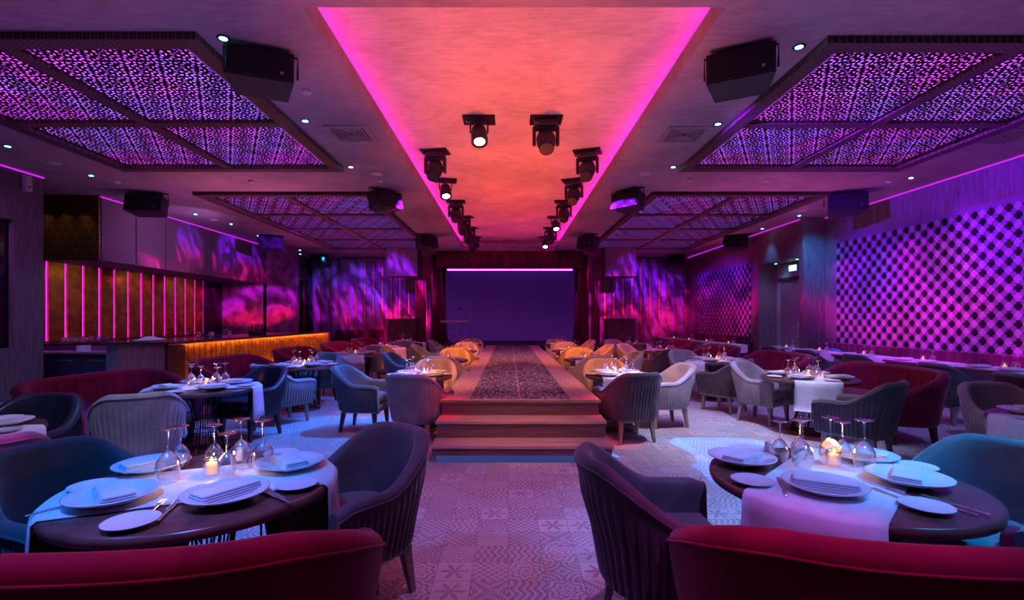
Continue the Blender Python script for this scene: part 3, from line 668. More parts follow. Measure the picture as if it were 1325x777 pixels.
bc = struct('wall_back_counter', MB().box(-10, 10.2, 0, -9.45, 16.9, .88), M_dwood)
tw = empty('counter_box', (-8.42, 9.65, .76)); tag(tw, 'small pale box of napkins on the stainless work counter', 'box'); MB().rbox(-.09, -.07, 0, .09, .07, .12, .01).build('body', M_ivory, tw); MB().rbox(-.05, -.05, .12, .05, .05, .17, .01).build('napkin_stack', M_dark, tw)
M_glass = mat('clear_glass', (1, 1, 1), .02)
def glass_b():
    t = M_glass.node_tree; nt = NT(t); b = t.nodes['Principled BSDF']; out = t.nodes['Material Output']
    g = t.nodes.new('ShaderNodeBsdfGlossy'); g.inputs['Roughness'].default_value = .06; g.inputs[0].default_value = (1, .95, 1, 1)
    tr = t.nodes.new('ShaderNodeBsdfTransparent'); tr.inputs[0].default_value = (.93, .93, .96, 1)
    lw = t.nodes.new('ShaderNodeLayerWeight'); lw.inputs[0].default_value = .5; mx = t.nodes.new('ShaderNodeMixShader')
    nt.put(mx.inputs[0], X(nt, lw.outputs['Facing']) * .9 + .10); t.links.new(tr.outputs[0], mx.inputs[1]); t.links.new(g.outputs[0], mx.inputs[2]); t.links.new(mx.outputs[0], out.inputs[0])
glass_b()
def upglass(kind):
    mb = MB()
    if kind == 'martini': mb.lathe([(.035, 0), (.004, .006), (.003, .10), (.006, .11), (.055, .175), (.052, .175), (.004, .115)], 16, caps=False)
    else: mb.lathe([(.03, 0), (.032, .13), (.03, .13), (.027, .008), (0.001, .006)], 14, caps=False)
    return mb
gm = [upglass('martini').mesh('martini_glass', M_glass), upglass('tumbler').mesh('tumbler', M_glass)]
rows = [(-6.15, 9.35, 0, 'first martini glass on the bar nearest the counter end'), (-6.2, 9.75, 1, 'tall tumbler beside the first martini glass on the bar'), (-6.1, 9.95, 1, 'tumbler between the martini glasses on the bar'),
        (-6.2, 10.2, 1, 'tumbler in front of the second martini glass on the bar'), (-6.15, 10.55, 0, 'second martini glass on the bar past the tumblers'), (-6.25, 10.9, 1, 'last tumbler of the glasses standing on the bar')]
for x, y, k, lb_ in rows:
    o = bpy.data.objects.new('martini_glass' if k == 0 else 'tumbler', gm[k]); COL.objects.link(o); o.location = (x, y, 1.0); tag(o, lb_, 'glass', 'glasses on the bar')
for q, (y, nn) in enumerate(((10.5, 9), (11.25, 6))):
    for k in range(nn):
        o = bpy.data.objects.new('tumbler', gm[1]); COL.objects.link(o); o.location = (-9.6, y + k * .075, .88)
        tag(o, 'pink lit tumbler in the ' + ('longer' if q == 0 else 'shorter') + ' row below the gold panels', 'glass', ('longer' if q == 0 else 'shorter') + ' tumbler row on the back counter')
nb = MB(); nb.lathe([(.16, 0), (.20, .01), (.19, .03), (.12, .05), (.06, .085), (.01, .095)], 20); o = nb.build('cloth_bundle', mat('white_cotton', (.78, .78, .80), .8, build=vary(.1, 12, .2, 40)), None, (-6.55, 8.9, 1.0)); o.scale = (1, 1.7, .9); tag(o, 'pale folded cloth bundle lying on the near end of the bar', 'cloth')
bo = empty('bottle_rack', (-6.3, 12.2, 1.0)); tag(bo, 'dark rack with pale topped bottles standing on the bar', 'bottle rack')
MB().rbox(-.12, -.2, 0, .12, .2, .10, .02).build('tray', M_blackp, bo)
for k in range(4): MB().lathe([(.035, .02), (.035, .16), (.012, .21), (.012, .25), (.016, .25), (.016, .27)], 12, c=((k % 2) * .1 - .05, -.13 + k * .085, 0)).build('bottle', mat('red_glass', (.25, .02, .08), .15), bo)
# ------------------------------------------------------------------ armchairs and sofas
def smooth01(t): t = max(0, min(1, t)); return t * t * (3 - 2 * t)
def seat_path(a, b, f, n_exp, N, taper):
    """plan of the back and arms, from one arm front round the back to the other; seat looks along +Y"""
    c = b * .92; y0 = -b + c; P = []
    M_ = 200
    for i in range(M_ + 1):
        ph = -PI / 2 + PI * i / M_
        P.append((a * math.copysign(abs(math.sin(ph)) ** (2 / n_exp), math.sin(ph)), y0 - c * abs(math.cos(ph)) ** (2 / n_exp)))
    L0 = [(-a * taper, f)]; P = L0 + P + [(a * taper, f)]
    s = [0]
    for p, q in zip(P, P[1:]): s.append(s[-1] + math.dist(p, q))
    T = s[-1]; out = []; j = 0
    for i in range(N + 1):
        t = T * i / N
        while j < len(s) - 2 and s[j + 1] < t: j += 1
        w_ = (t - s[j]) / max(1e-9, s[j + 1] - s[j]); out.append((P[j][0] + (P[j + 1][0] - P[j][0]) * w_, P[j][1] + (P[j + 1][1] - P[j][1]) * w_))
    nrm = []
    for i in range(N + 1):
        p, q = out[max(0, i - 2)], out[min(N, i + 2)]; dx, dy = q[0] - p[0], q[1] - p[1]; l = math.hypot(dx, dy); nrm.append((dy / l, -dx / l))
    return out, nrm, T
def shell(a, b, f, n_exp, hb, ha, th, s0, s1, z0, rib_o, rib_i, k_o, k_i, flare, lean, taper=.97, N=150, zin=.36):
    path, nrm, T = seat_path(a, b, f, n_exp, N, taper); rings = []; pipe = []
    for i, ((x, y), (nx, ny)) in enumerate(zip(path, nrm)):
        s = abs(i / N - .5) * 2
        h = ha + (hb - ha) * (1 - smooth01((s - s0) / (s1 - s0)))
        front = smooth01((s - .90) / .10); h -= front * .02
        ro = rib_o * (abs(math.sin(PI * k_o * i / N)) ** .8); ri = rib_i * (abs(math.sin(PI * k_i * i / N)) ** .5)
        r = []
        def P(o, z): r.append((x + nx * o, y + ny * o - lean * max(0, (z - .45)) * (1 - s), z))
        bot = -.045; H = h - th / 2
        for t in (0, .06, .2, .45, .75, .93):
            z = z0 + (H - .03 - z0) * t; o = bot * (1 - t) ** 2 + th / 2 + flare * t * t
            P(o - .02 * (t == 0) + (ro if .05 < t < .9 else 0), z)
        fo = flare
        for k in range(7):
            an = PI * k / 6; P(fo * (1 - k / 12) + th / 2 * math.cos(an), H + th / 2 * math.sin(an))
        for t in (.9, .6, .3, 0):
            z = zin + (H - .04 - zin) * t; P(-th / 2 + flare * .5 * t + (ri if 0 < t < 1 else 0) * 1 - .0, z)
        P(-th / 2 + .01, z0 + .04)
        rings.append(r)
        pipe.append((x + nx * (fo + th / 2 + .002), y + ny * (fo + th / 2 + .002) - lean * max(0, H - .45) * (1 - s), H - .004))
    mb = MB(); mb.loft(rings, True)
    pp = MB(); pp.tube([pipe[0][:2] + (z0 + .05,)] + pipe[::2] + [pipe[-1][:2] + (z0 + .05,)], .0055, 5)
    return mb, pp, path
def outline(path, ins, f): return [(x * (1 - ins / .3 * .3 / max(abs(path[0][0]), .2)), y + ins * (1 if y < 0 else 0)) for x, y in path[::4]]
def cushion(path, k, z0, z1, dy, r=.03):
    base = path[::3]; rings = []
    for z, sc in ((z0, k - .04), (z0 + r * .5, k), (z1 - r, k), (z1 - r * .3, k - .02), (z1, k - .09), (z1 + .006, k - .3)):
        rings.append([(x * sc, (y - .02) * sc + dy + .02, z) for x, y in base])
    return MB().loft(rings, True)
def leg(x, y, h, dx, dy, m, root, r0=.026, r1=.014):
    MB().loft([[(x + dx + sx * r1, y + dy + sy * r1, 0) for sx, sy in ((1, 1), (-1, 1), (-1, -1), (1, -1))], [(x + sx * r0, y + sy * r0, h) for sx, sy in ((1, 1), (-1, 1), (-1, -1), (1, -1))]], True, smooth=False).build('leg', m, root)
M_legd = mat('walnut_leg', (.07, .035, .03), .35, build=wood_b); M_legl = mat('taupe_leg', (.30, .22, .18), .4, build=wood_b)
def armchair(name, cloth_o, cloth_i, legm, rail):
    root = empty(name)
    mb, pp, path = shell(.272, .30, .275, 2.5, .81, .60, .06, .20, .66, .245, .014, 0, 42, 10, .03, .16, N=294)
    o = mb.mesh('ribbed_back', [cloth_o, cloth_i])
    # the inner face and rim take the smooth cloth
    nv = 18
    o2 = bpy.data.objects.new('ribbed_back', o); COL.objects.link(o2); o2.parent = root
    for p in o.polygons:
        js = sorted({v % nv for v in p.vertices})
        if len(js) < 6 and js[0] >= 6 and js[-1] <= 16: p.material_index = 1
    pp.build('piping', cloth_i, root)
    cushion(path, .86, .34, .455, .0).build('seat', cloth_i, root)
    cushion(path, .93, .25, .335, -.005, .012).build('seat_base', cloth_o, root)
    if rail: MB().box(-.22, .18, .225, .22, .215, .255).box(-.22, -.215, .225, .22, -.18, .255).box(-.225, -.215, .225, -.19, .215, .255).box(.19, -.215, .225, .225, .215, .255).build('rail', legm, root)
    for sx in (-1, 1):
        leg(sx * .205, .20, .25, sx * .015, .015, legm, root); leg(sx * .185, -.195, .25, sx * .02, -.04, legm, root)
    return root
def sofa(name, a):
    root = empty(name)
    mb, pp, path = shell(a, .40, .34, 2.9, .82, .56, .095, .46, .98, .20, 0, .020, 9, 13, .035, .12, .84, N=208)
    mb.build('backrest', M_red, root); pp.build('piping', M_red, root)
    cushion(path, .88, .33, .46, .01).build('seat', M_red, root); cushion(path, .94, .205, .325, 0, .012).build('seat_base', M_red, root)
    for sx in (-1, 1): leg(sx * (a - .12), .22, .21, sx * .02, .01, M_legd, root, .03, .02); leg(sx * (a - .14), -.24, .21, sx * .02, -.02, M_legd, root, .03, .02)
    return root
M_red = velvet('crimson_velvet', (.22, .006, .05), .35)
C_g, C_gi = velvet('grey_ribbed_velvet', (.36, .31, .31)), velvet('grey_velvet', (.40, .36, .35))
C_t, C_ti = velvet('taupe_ribbed_velvet', (.12, .09, .10)), velvet('taupe_velvet', (.14, .10, .11))
C_b, C_bi = velvet('slate_ribbed_velvet', (.09, .13, .15)), velvet('slate_velvet', (.11, .15, .17))
C_c, C_ci = velvet('cream_ribbed_velvet', (.56, .42, .28)), velvet('cream_velvet', (.60, .42, .26))
C_e, C_ei = velvet('petrol_ribbed_velvet', (.035, .06, .075)), velvet('petrol_velvet', (.045, .075, .09))
C_d = mat('navy_leather', (.018, .02, .04), .32, build=vary(.2, 12, .15, 90))
proto = {}
def chair_kind(k):
    if k not in proto:
        spec = {'g': ('armchair', C_g, C_gi, M_legl, False), 't': ('armchair', C_t, C_ti, M_legl, True), 'b': ('armchair', C_b, C_bi, M_legd, False),
                'c': ('armchair', C_c, C_ci, M_legl, False), 'e': ('armchair', C_e, C_ei, M_legd, False), 'd': ('armchair', C_d, C_d, M_legd, False)}
        proto[k] = sofa('sofa', .78) if k == 's' else sofa('sofa', .70) if k == 'm' else armchair(*spec[k]); return proto[k], True
    return proto[k], False
def seat(k, x, y, dx, dy, label, group=None):
    p, first = chair_kind(k); rz = face(dx, dy)
    if first: p.location = (x, y, 0); p.rotation_euler[2] = rz; o = p
    else: o = dup(p, (x, y, 0), rz)
    for key in ('group',):
        if key in o: del o[key]
    tag(o, label, 'sofa' if k in 'sm' else 'armchair', group); return o
# ------------------------------------------------------------------ tables and what stands on them
TH = .68
M_cloth = mat('white_tablecloth', (.74, .74, .78), .8, build=vary(.06, 14, .15, 120)); M_chin = mat('white_china', (.80, .80, .84), .16, build=vary(.03, 6)); M_rim = mat('brown_lacquer', (.13, .06, .05), .25, build=vary(.2, 10))
def table_proto(r, name='dining_table'):
    root = empty(name)
    MB().lathe([(r - .03, TH - .045), (r - .004, TH - .038), (r, TH - .02), (r - .004, TH - .003), (r - .02, TH)], 56).build('table_top', M_rim, root)
    cg = MB(); prof = [(.20, .02), (.17, .12), (.125, .26), (.105, .36), (.12, .46), (.165, .58), (.19, .636)]
    for k in range(24):
        a = 2 * PI * k / 24 + (.05 if k % 2 else -.05); cg.tube([(q * math.cos(a), q * math.sin(a), z) for q, z in prof], .0045, 4)
    for q, z in (prof[0], (.138, .22), prof[3], (.135, .51), prof[-1]): cg.tube([(q * math.cos(2 * PI * k / 24), q * math.sin(2 * PI * k / 24), z) for k in range(24)], .0055, 4, closed=True)
    for k in range(8):
        a = 2 * PI * k / 8; e = .16
        for z1, q1, z2, q2 in ((.09, .178, .20, .145), (.54, .148, .61, .178)):
            cg.tube([(q1 * math.cos(a - e), q1 * math.sin(a - e), z1), (q2 * math.cos(a - e), q2 * math.sin(a - e), z2), (q2 * math.cos(a + e), q2 * math.sin(a + e), z2), (q1 * math.cos(a + e), q1 * math.sin(a + e), z1)], .004, 4)
    cg.build('wire_pedestal', M_black, root)
    MB().lathe([(.25, 0), (.255, .008), (.24, .02), (.05, .024)], 40).build('base_disc', M_rim, root)
    return root
def runner_mesh(r, w_, hang):
    n = 26; m = 10; rr = r + .006; vs = []; L_ = rr; seq = []
    for i in range(n + 1):
        t = -1 + 2 * i / n
        seq.append(t)
    prof = []
    for k in range(5): prof.append((-rr - .012 + .002 * k, TH - hang + hang * k / 5))
    prof += [(-rr - .002, TH - .012), (-rr + .015, TH + .003)] + [(-rr + .015 + (2 * rr - .03) * k / 12, TH + .003) for k in range(1, 12)] + [(rr - .015, TH + .003), (rr + .002, TH - .012)]
    for k in range(5): prof.append((rr + .004 + .002 * k, TH - hang * (k + 1) / 5))
    V1 = []
    for q, (x, z) in enumerate(prof):
        row = []
        for j in range(m + 1):
            y = -w_ / 2 + w_ * j / m; e = math.sqrt(max(0, r * r - y * y)) / r; dn = max(0, TH - z) / hang
            xx = x * e if abs(x) > .1 else x
            row.append((xx + math.copysign(1, x) * .014 * dn * math.sin(y * 26), y * (1 + .06 * dn), z))
        V1.append(row)
    vs = [p for r_ in V1 for p in r_]; N_ = len(vs); th_ = .003
    top = [(x, y, z + th_) for x, y, z in vs]
    up = [(x + math.copysign(th_, x) * (1 if z < TH - .01 else 0), y, z + (th_ if z > TH - .01 else 0)) for x, y, z in vs]
    fs = []; R = len(V1); Cn = m + 1
    for i in range(R - 1):
        for j in range(m):
            a = i * Cn + j; fs.append((a, a + 1, a + Cn + 1, a + Cn)); fs.append((a + N_, a + Cn + N_, a + Cn + 1 + N_, a + 1 + N_))
    for i in range(R - 1):
        for j in (0, m):
            a = i * Cn + j; fs.append((a, a + Cn, a + Cn + N_, a + N_))
    for j in range(m):
        for i in (0, R - 1):
            a = i * Cn + j; fs.append((a, a + 1, a + 1 + N_, a + N_))
    return MB().add(vs + up, fs, True)
tables = {r: None for r in (.54, .41)}
runm = {.54: runner_mesh(.54, .48, .34).mesh('table_runner', M_cloth), .41: runner_mesh(.41, .50, .26).mesh('table_runner', M_cloth)}
wg = MB().lathe([(.031, 0), (.040, .03), (.044, .055), (.040, .085), (.022, .112), (.005, .125), (.0035, .14), (.0035, .20), (.008, .207), (.036, .213), (.036, .2155), (.0, .2155)], 20, caps=False).mesh('wine_glass', M_glass)
wg_s = MB().lathe([(.027, 0), (.034, .025), (.037, .045), (.033, .07), (.018, .095), (.004, .105), (.0035, .12), (.0035, .17), (.008, .176), (.033, .182), (.033, .1845), (.0, .1845)], 20, caps=False).mesh('wine_glass', M_glass)
pl_b = MB().lathe([(.0, .006), (.09, .006), (.10, .010), (.150, .022), (.152, .026), (.148, .027), (.10, .016), (.09, .0115), (.0, .0115)], 40, caps=False).mesh('dinner_plate', M_chin)
pl_f = MB().lathe([(.075, 0), (.08, .006), (.09, .006)], 30)
pl_b = MB().lathe([(.070, 0), (.085, .004), (.112, .012), (.151, .024), (.153, .027), (.148, .028), (.108, .017), (.09, .012), (.0, .0115)], 44, caps=True).mesh('dinner_plate', M_chin)
pl_s = MB().lathe([(.045, 0), (.055, .003), (.086, .014), (.087, .017), (.083, .017), (.058, .008), (.0, .0075)], 36).mesh('side_plate', M_chin)
def napkin_mesh():
    mb = MB()
    for k in range(4):
        e = k * .004; mb.rbox(-.060 + e, -.125 + e * .6, .0005 + k * .0085, .060 - e * .5, .125 - e, .0078 + k * .0085, .012)
    return mb.mesh('napkin', M_cloth)
nap = napkin_mesh()
E_flame = emis('candle_glow', (1.0, .42, .10), 6.0)
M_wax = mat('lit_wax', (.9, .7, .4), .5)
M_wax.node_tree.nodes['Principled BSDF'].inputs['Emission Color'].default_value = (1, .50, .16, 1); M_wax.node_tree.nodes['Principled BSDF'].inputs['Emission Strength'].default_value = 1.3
cand = empty('candle_holder')
MB().lathe([(.030, 0), (.034, .004), (.034, .075), (.031, .075), (.031, .006), (.0, .006)], 20).build('glass_cup', M_glass, cand)
wx = MB().lathe([(.029, .007), (.029, .055), (.0, .053)], 18).build('candle', M_wax, cand)
MB().lathe([(.001, .053), (.007, .062), (.006, .070), (.0006, .084)], 10).build('flame', E_flame, wx)
shk = empty('salt_shaker')
MB().rbox(-.02, -.02, 0, .02, .02, .055, .012).build('body', M_chin, shk); MB().lathe([(.019, .055), (.020, .062), (.012, .070), (.0, .071)], 16).build('cap', M_chin, shk)
def fork_mesh():
    mb = MB(); mb.rbox(-.006, -.10, 0, .006, .03, .003, .003).rbox(-.012, .03, 0, .012, .055, .003, .004)
    for k in range(4): mb.rbox(-.0115 + k * .0065, .05, 0, -.0115 + k * .0065 + .0035, .095, .003, .001)
    return mb.mesh('fork', M_steel)
fk = fork_mesh(); kn = MB().rbox(-.007, -.11, 0, .007, .0, .004, .004).rbox(-.010, -.005, 0, .010, .11, .002, .005).mesh('knife', M_steel)
def link(name, me, loc, rz=0, rx=0):
    o = bpy.data.objects.new(name, me); COL.objects.link(o); o.location = loc; o.rotation_euler = (rx, 0, rz); return o
used_c = [False, False]; CR = random.Random(11)
GP = {6: [(-.20, .10), (-.15, .02), (-.11, .12), (.07, .10), (.13, .02), (.16, .11)]}
GN = ['outer left far', 'left near', 'inner left far', 'inner right far', 'right near', 'outer right far']
SN = ['near left', 'near right', 'far right', 'far left']
def table(x, y, r, phrase, rot=0.0, settings=None, glasses=None, axis=0.0, cutlery=False, candle=(.0, .04), level=2, light=True, shaker=True, sides=None):
    t = tables.get(r)
    if t is None: t = table_proto(r); tables[r] = t; t.location = (x, y, 0)
    else: t = dup(t, (x, y, 0))
    tag(t, 'round table on black wire pedestal, ' + phrase, 'table', 'round dining tables')
    ro = link('table_runner', runm[r], (x, y, 0), axis); tag(ro, 'white cloth runner draped over ' + phrase, 'table runner', 'white table runners')
    z = TH + .006
    if settings is None:
        d = r * .58; settings = [(-d * .70, -d * .72), (d * .72, -d * .70), (d * .72, d * .70), (-d * .70, d * .72)]
    for k, (sx, sy) in enumerate(settings[:(4 if level > 1 else 2)]):
        a = math.atan2(sy, sx) + PI / 2 + CR.uniform(-.3, .3)
        o = link('dinner_plate', pl_b, (x + sx, y + sy, z), 0); o.scale = (1.03, 1.03, 1.35); tag(o, f'white dinner plate at {SN[k]} place of {phrase}', 'plate', 'dinner plates')
        o = link('napkin', nap, (x + sx, y + sy, z + .0165), a + PI / 2 + CR.uniform(-.4, .4)); tag(o, f'folded white napkin on {SN[k]} plate of {phrase}', 'napkin', 'folded napkins')
    if sides is None and level > 1: sides = [(0, -r * .80), (r * .80, .02), (.02, r * .78), (-r * .80, -.02)]
    for k, (sx, sy) in enumerate(sides or []):
        o = link('side_plate', pl_s, (x + sx, y + sy, z + (.0 if abs(sx) < .3 else .0))); tag(o, f'small side plate, {["near", "right", "far", "left"][k]} one on {phrase}', 'side plate', 'side plates')
    if cutlery:
        for k, (sx, sy, a) in enumerate(cutlery):
            o = link('fork' if k % 2 == 0 else 'knife', fk if k % 2 == 0 else kn, (x + sx, y + sy, z + .001), a)
            tag(o, f'steel {"fork" if k % 2 == 0 else "knife"} at {["near", "right", "left"][k // 2]} side of {phrase}', 'cutlery', 'cutlery')
    for k, (gx, gy) in enumerate((glasses or GP[6])[:6 if level > 1 else 4]):
        o = link('wine_glass', wg if k % 2 else wg_s, (x + gx, y + gy, z)); o.scale = (1.1, 1.1, 1.1); tag(o, f'upturned wine glass, {GN[k]} one, {phrase}', 'wine glass', 'upturned wine glasses')
    c = cand if not used_c[0] else dup(cand, (0, 0, 0)); used_c[0] = True
    c.location = (x + candle[0], y + candle[1], z); tag(c, 'lit candle in glass holder on ' + phrase, 'candle', 'lit table candles')
    if shaker:
        c = shk if not used_c[1] else dup(shk, (0, 0, 0)); used_c[1] = True
        c.location = (x + shaker[0], y + shaker[1], z) if shaker is not True else (x + .12, y - .10, z); tag(c, 'small white salt shaker on ' + phrase, 'salt shaker', 'salt shakers')
    if light:
        d = bpy.data.lights.new('candle_lamp', 'POINT'); d.energy = 1.6; d.color = (1, .50, .17); d.shadow_soft_size = .02
        o = bpy.data.objects.new('candle_lamp', d); COL.objects.link(o); o.location = (x + candle[0], y + candle[1], z + .10)
T1P = 'the nearest left table'; T2P = 'the nearest right table'
table(-1.33, 2.13, .54, T1P, settings=[(-.22, -.22), (.21, -.20), (.28, .21), (-.36, .18)], sides=[(.02, -.44), (.43, -.06), (.14, .42), (-.42, -.08)],
      glasses=[(-.24, .20), (-.16, -.00), (-.09, .22), (.05, .20), (.07, .05), (.17, .17)], axis=math.radians(24), candle=(-.03, .10), cutlery=[(.0, -.30, .3), (.06, -.31, .3), (.37, -.14, .9), (.40, -.18, .9), (-.33, -.24, -.5), (-.36, -.28, -.5)], shaker=(-.02, .32))
table(1.49, 2.20, .54, T2P, settings=[(-.18, -.18), (.25, -.08), (.30, .27), (-.33, .22)], sides=[(.08, -.37), (.45, .12), (-.20, .44), (-.43, -.08)],
      glasses=[(-.13, .24), (-.09, .12), (-.02, .26), (.07, .16), (.17, .22), (.19, .10)], axis=math.radians(45), candle=(.10, .18), cutlery=[(.06, -.24, .2), (.12, -.26, .2), (.18, -.34, .35), (.22, -.33, .35), (-.31, -.10, -.4), (-.33, -.14, -.4)], shaker=(-.12, .36))
table(-3.62, 3.05, .54, 'the table cut off at left edge', level=2, light=False)
table(4.12, 3.45, .54, 'the table cut off at right edge', level=2, light=False)
NTH = ['first', 'second', 'third', 'fourth', 'fifth']
for k, y in enumerate((5.15, 7.55, 9.95, 12.35, 14.75)):
    table(-3.22 + .04 * k, y, .54 if k < 1 else .54, f'the {NTH[k]} table along the bar', level=2 if k < 3 else 1, light=k < 2, axis=math.radians(20 + 40 * k))
for k, y in enumerate((6.0, 8.4, 10.8, 13.2)):
    table(3.70 - .09 * k, y, .54, f'the {NTH[k]} right middle table', level=2 if k < 3 else 1, light=k < 2, axis=math.radians(70 - 50 * k), candle=(-.02, -.02))
for k, y in enumerate((6.2, 8.65, 11.1, 13.55)):
    table(-1.13, y, .41, f'the {NTH[k]} table left of runway', level=2 if k < 1 else 1, light=k < 1, glasses=[(-.13, .08), (-.08, -.0), (-.15, -.06), (.03, .12), (.09, .10), (.14, .14)], candle=(.06, -.02), axis=math.radians(90))
    table(1.40, y + .05, .41, f'the {NTH[k]} table right of runway', level=2 if k < 1 else 1, light=k < 1, glasses=[(.13, .08), (.10, -.02), (.20, -.0), (-.05, .12), (.0, .10), (-.14, .1)], candle=(-.02, .04), axis=math.radians(90))
# seats
seat('s', -1.28, 1.66, 0, 1, 'crimson velvet sofa with its back to us, nearest on the left side', 'crimson sofas')
seat('s', 1.41, 1.69, 0, 1, 'crimson velvet sofa with its back to us, nearest on the right side', 'crimson sofas')
seat('t', -.80, 2.44, -.60, -.80, 'mauve armchair angled at right side of the near left table', 'armchairs at the nearest tables')
seat('e', -1.90, 2.20, .95, -.35, 'slate blue armchair at left side of the near left table', 'armchairs at the nearest tables')
seat('t', .71, 2.17, 1, 0, 'dark ribbed armchair beside the open aisle at the near right table', 'armchairs at the nearest tables')
seat('b', 2.14, 2.24, -.95, -.38, 'teal lit armchair at right side of the near right table', 'armchairs at the nearest tables')
seat('d', -3.58, 3.52, .15, -1, 'navy leather armchair at the left edge, behind the pink lit chair', None)
seat('g', -2.90, 2.62, -.8, .6, 'pale armchair with magenta lit back at the left edge', None)
seat('g', 4.42, 4.22, -.1, -1, 'pale armchair at the right edge beyond the teal lit armchair', None)
for k, y in enumerate((5.15, 7.55, 9.95, 12.35, 14.75)):
    seat('s' if k < 2 else 'm', -4.05 - .02 * k, y - .05, 1, -.05 if k else -.12, f'crimson channelled sofa against the bar side, {NTH[k]} from the front', 'crimson sofas')
    seat('g' if k < 3 else 'c', (-3.16, -3.06, -3.12, -2.95, -2.9)[k], y - (.98, .92, .90, .86, .86)[k], (-.6, .6, .5, .1, .1)[k], .85, f'pale ribbed armchair on near side of {NTH[k]} table along the bar', 'armchairs along the bar row')
    if k < 4: seat('d' if k == 0 else 'b', (-3.06, -3.22, -3.1, -2.9)[k], y + .64, -.35, -1, f'{"dark leather" if k == 0 else "slate blue"} armchair on far side of {NTH[k]} table along the bar', 'armchairs along the bar row')
for k, y in enumerate((6.0, 8.4, 10.8, 13.2)):
    seat('s' if k < 2 else 'm', 4.50, y + .10, -1, -.02, f'crimson sofa on right side of {NTH[k]} table in right middle row', 'crimson sofas')
    seat('t', (3.50, 3.30, 3.12, 3.1)[k], y - (1.10, .94, .90, .90)[k], (-.6, -.6, -.4, -.2)[k], .85, f'dark ribbed armchair on near side of {NTH[k]} table in right middle row', 'armchairs in the right middle row')
    seat('g', (3.46, 3.36, 2.95, 3.1)[k], y + .62, (.55, .2, .8, .3)[k], -.8, f'pale armchair on far side of {NTH[k]} table in right middle row', 'armchairs in the right middle row')
for k, y in enumerate((6.2, 8.65, 11.1, 13.55)):
    seat('g' if k == 0 else 'c', -1.03, y - .62, .22, 1, f'{"grey ribbed" if k == 0 else "cream"} armchair on near side of {NTH[k]} table at runway left side', 'armchairs beside the runway')
    seat('c', -1.08, y + .72, .0, -1, f'orange lit armchair on far side of {NTH[k]} table at runway left side', 'armchairs beside the runway')
    seat('b', -1.82, y - .02, 1, -.1, f'slate blue armchair on outer side of {NTH[k]} table at runway left side', 'armchairs beside the runway')
    seat('t' if k == 0 else 'c', 1.40, y - .50, -.22, 1, f'{"dark ribbed" if k == 0 else "cream"} armchair on near side of {NTH[k]} table at runway right side', 'armchairs beside the runway')
    seat('c', 1.42, y + .74, .0, -1, f'orange lit armchair on far side of {NTH[k]} table at runway right side', 'armchairs beside the runway')
    seat('c' if k else 'g', 2.04, y + .22, -1, -.15, f'pale armchair on outer side of {NTH[k]} table at runway right side', 'armchairs beside the runway')
# ------------------------------------------------------------------ wall benches and their tables
M_plum = velvet('plum_velvet', (.10, .012, .05), .3)
def bench(L, name, label, loc, rz, zt=.86):
    root = empty(name, loc, rz); tag(root, label, 'bench', 'channelled wall benches')
    MB().rbox(-L / 2, 0, .0, L / 2, .60, .30, .02).build('base', M_plum, root); MB().rbox(-L / 2, .08, .30, L / 2, .66, .45, .05).build('seat', M_plum, root)
    mb = MB(); n = int(L / .19); w_ = L / n
    for k in range(n):
        x = -L / 2 + k * w_; mb.prism([(x, .0)] + [(x + w_ * q / 6, .10 + .045 * math.sin(PI * q / 6) ** .6) for q in range(7)] + [(x + w_, 0)], .40, zt, smooth=False)
    mb.build('backrest', M_plum, root); return root
bench(7.4, 'banquette', 'long channelled crimson bench under the mosaic wall', (8.02, 8.6, 0), PI / 2, .82)
bench(4.4, 'banquette', 'channelled crimson bench beyond the exit door', (7.46, 17.2, 0), PI / 2)
bench(2.6, 'banquette', 'dark crimson bench before the left far drapes', (-5.9, 20.3, 0), PI, .95)
wt = empty('bistro_table')
MB().rbox(-.38, -.45, TH - .035, .38, .45, TH, .03).build('table_top', M_rim, wt); MB().tube([(0, 0, .02), (0, 0, TH - .03)], .03, 10).build('column', M_black, wt); MB().lathe([(.22, 0), (.22, .012), (.03, .03)], 28).build('base_disc', M_rim, wt)
wrm = MB().rbox(-.30, -.455, TH + .001, .30, .455, TH + .004, .01).box(-.30, -.459, TH - .22, .30, -.455, TH + .003).box(-.30, .455, TH - .22, .30, .459, TH + .003).mesh('table_runner', M_cloth)
first = True
WT = [(7.0, 5.6), (7.05, 6.9), (7.0, 8.2), (6.95, 9.5), (6.85, 10.7), (6.75, 11.8), (6.3, 13.9), (6.2, 15.2), (6.1, 16.4), (6.0, 17.6)]
WN = ['nearest', 'second', 'third', 'fourth', 'fifth', 'sixth', 'seventh', 'eighth', 'ninth', 'last']
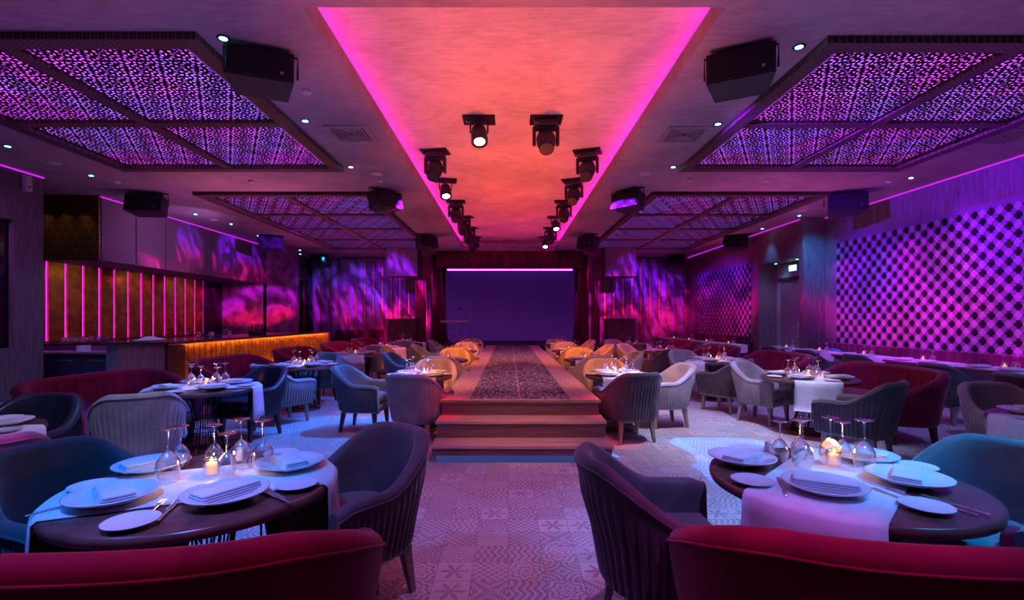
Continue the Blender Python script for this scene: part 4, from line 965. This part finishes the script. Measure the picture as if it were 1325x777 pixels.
for k, (x, y) in enumerate(WT):
    ph = f'{WN[k]} table before the wall bench'; z = TH + .006
    o = wt if k == 0 else dup(wt, (0, 0, 0)); o.location = (x, y, 0); tag(o, 'small rectangular ' + ph, 'table', 'tables before the wall bench')
    o = link('table_runner', wrm, (x, y, 0)); tag(o, 'white runner on ' + ph, 'table runner', 'white table runners')
    for q, (sx, sy, nm) in enumerate(((-.16, -.24, 'near'), (-.14, .24, 'far'))):
        o = link('dinner_plate', pl_b, (x + sx, y + sy, z)); tag(o, f'white dinner plate, {nm} one on {ph}', 'plate', 'dinner plates')
        if k < 6: o = link('napkin', nap, (x + sx, y + sy, z + .0125), q * 1.2 + .3); tag(o, f'folded napkin, {nm} one on {ph}', 'napkin', 'folded napkins')
    for q, (sx, sy) in enumerate(((.06, -.1), (.14, -.02), (.07, .1), (.2, .08))[:(4 if k < 6 else 2)]):
        o = link('wine_glass', wg_s, (x + sx, y + sy, z)); tag(o, f'upturned wine glass, {["near left", "near right", "far left", "far right"][q]} on {ph}', 'wine glass', 'upturned wine glasses')
    c = dup(cand, (x - .02, y - .0, z)); tag(c, 'lit candle on ' + ph, 'candle', 'lit table candles')
for k, (x, y, kk) in enumerate(((5.85, 5.35, 't'), (6.0, 6.55, 't'), (6.1, 8.2, 't'), (6.05, 9.5, 't'), (6.0, 10.7, 't'), (5.3, 14.6, 't'), (5.2, 16.2, 't'))):
    seat(kk, x, y, 1, .1, f'dark armchair facing the {["nearest", "second", "third", "fourth", "fifth", "seventh", "ninth"][k]} wall bench table', 'armchairs at the wall bench tables')
b_ = MB().lathe([(.16, 0), (.22, .06), (.20, .16), (.10, .24), (.01, .26)], 18).build('heap', mat('blue_lit_cloth', (.10, .14, .45), .7, build=vary(.3, 9, .3, 30)), None, (7.72, 11.55, .455)); b_.scale = (.8, 1.6, .95); tag(b_, 'blue-lit soft heap lying on the mosaic side wall bench', 'heap')  # soft heap on the bench; the blue light is put into its colour
# wall fixtures
wx_ = empty('wall_sensor', (XL + .0, 8.55, 3.78)); tag(wx_, 'small white box fixed high on the left wall near the ceiling', 'sensor'); MB().rbox(0, -.06, -.14, .09, .06, .14, .015).build('housing', M_ivory, wx_); MB().lathe([(.02, 0), (.012, .012)], 12, M=frame((.09, 0, -.06), 0, 0, math.radians(90))).build('lens', M_dark, wx_)
ex = empty('exit_sign', (XR - .055, 13.75, 2.84)); tag(ex, 'white lit sign plate above the exit door', 'sign'); MB().box(-.02, -.20, -.10, .02, .20, .10).build('housing', M_ivory, ex); MB().box(-.026, -.18, -.08, -.02, .18, .08).build('face', emis('sign_face', (.60, .80, 1.0), 1.6), ex)
for k, y in enumerate((13.15, 14.2)):
    o = dup(dl, (7.8, y, 3.02)); tag(o, 'small white-blue downlight in the exit recess, ' + ('nearer' if k == 0 else 'farther') + ' one', 'downlight', 'cyan ceiling downlights')
    spot((7.8, y, 2.99), (7.9, y, 0), (.35, .55, 1.0), 14, 100, .8, .03, 'recess_lamp')
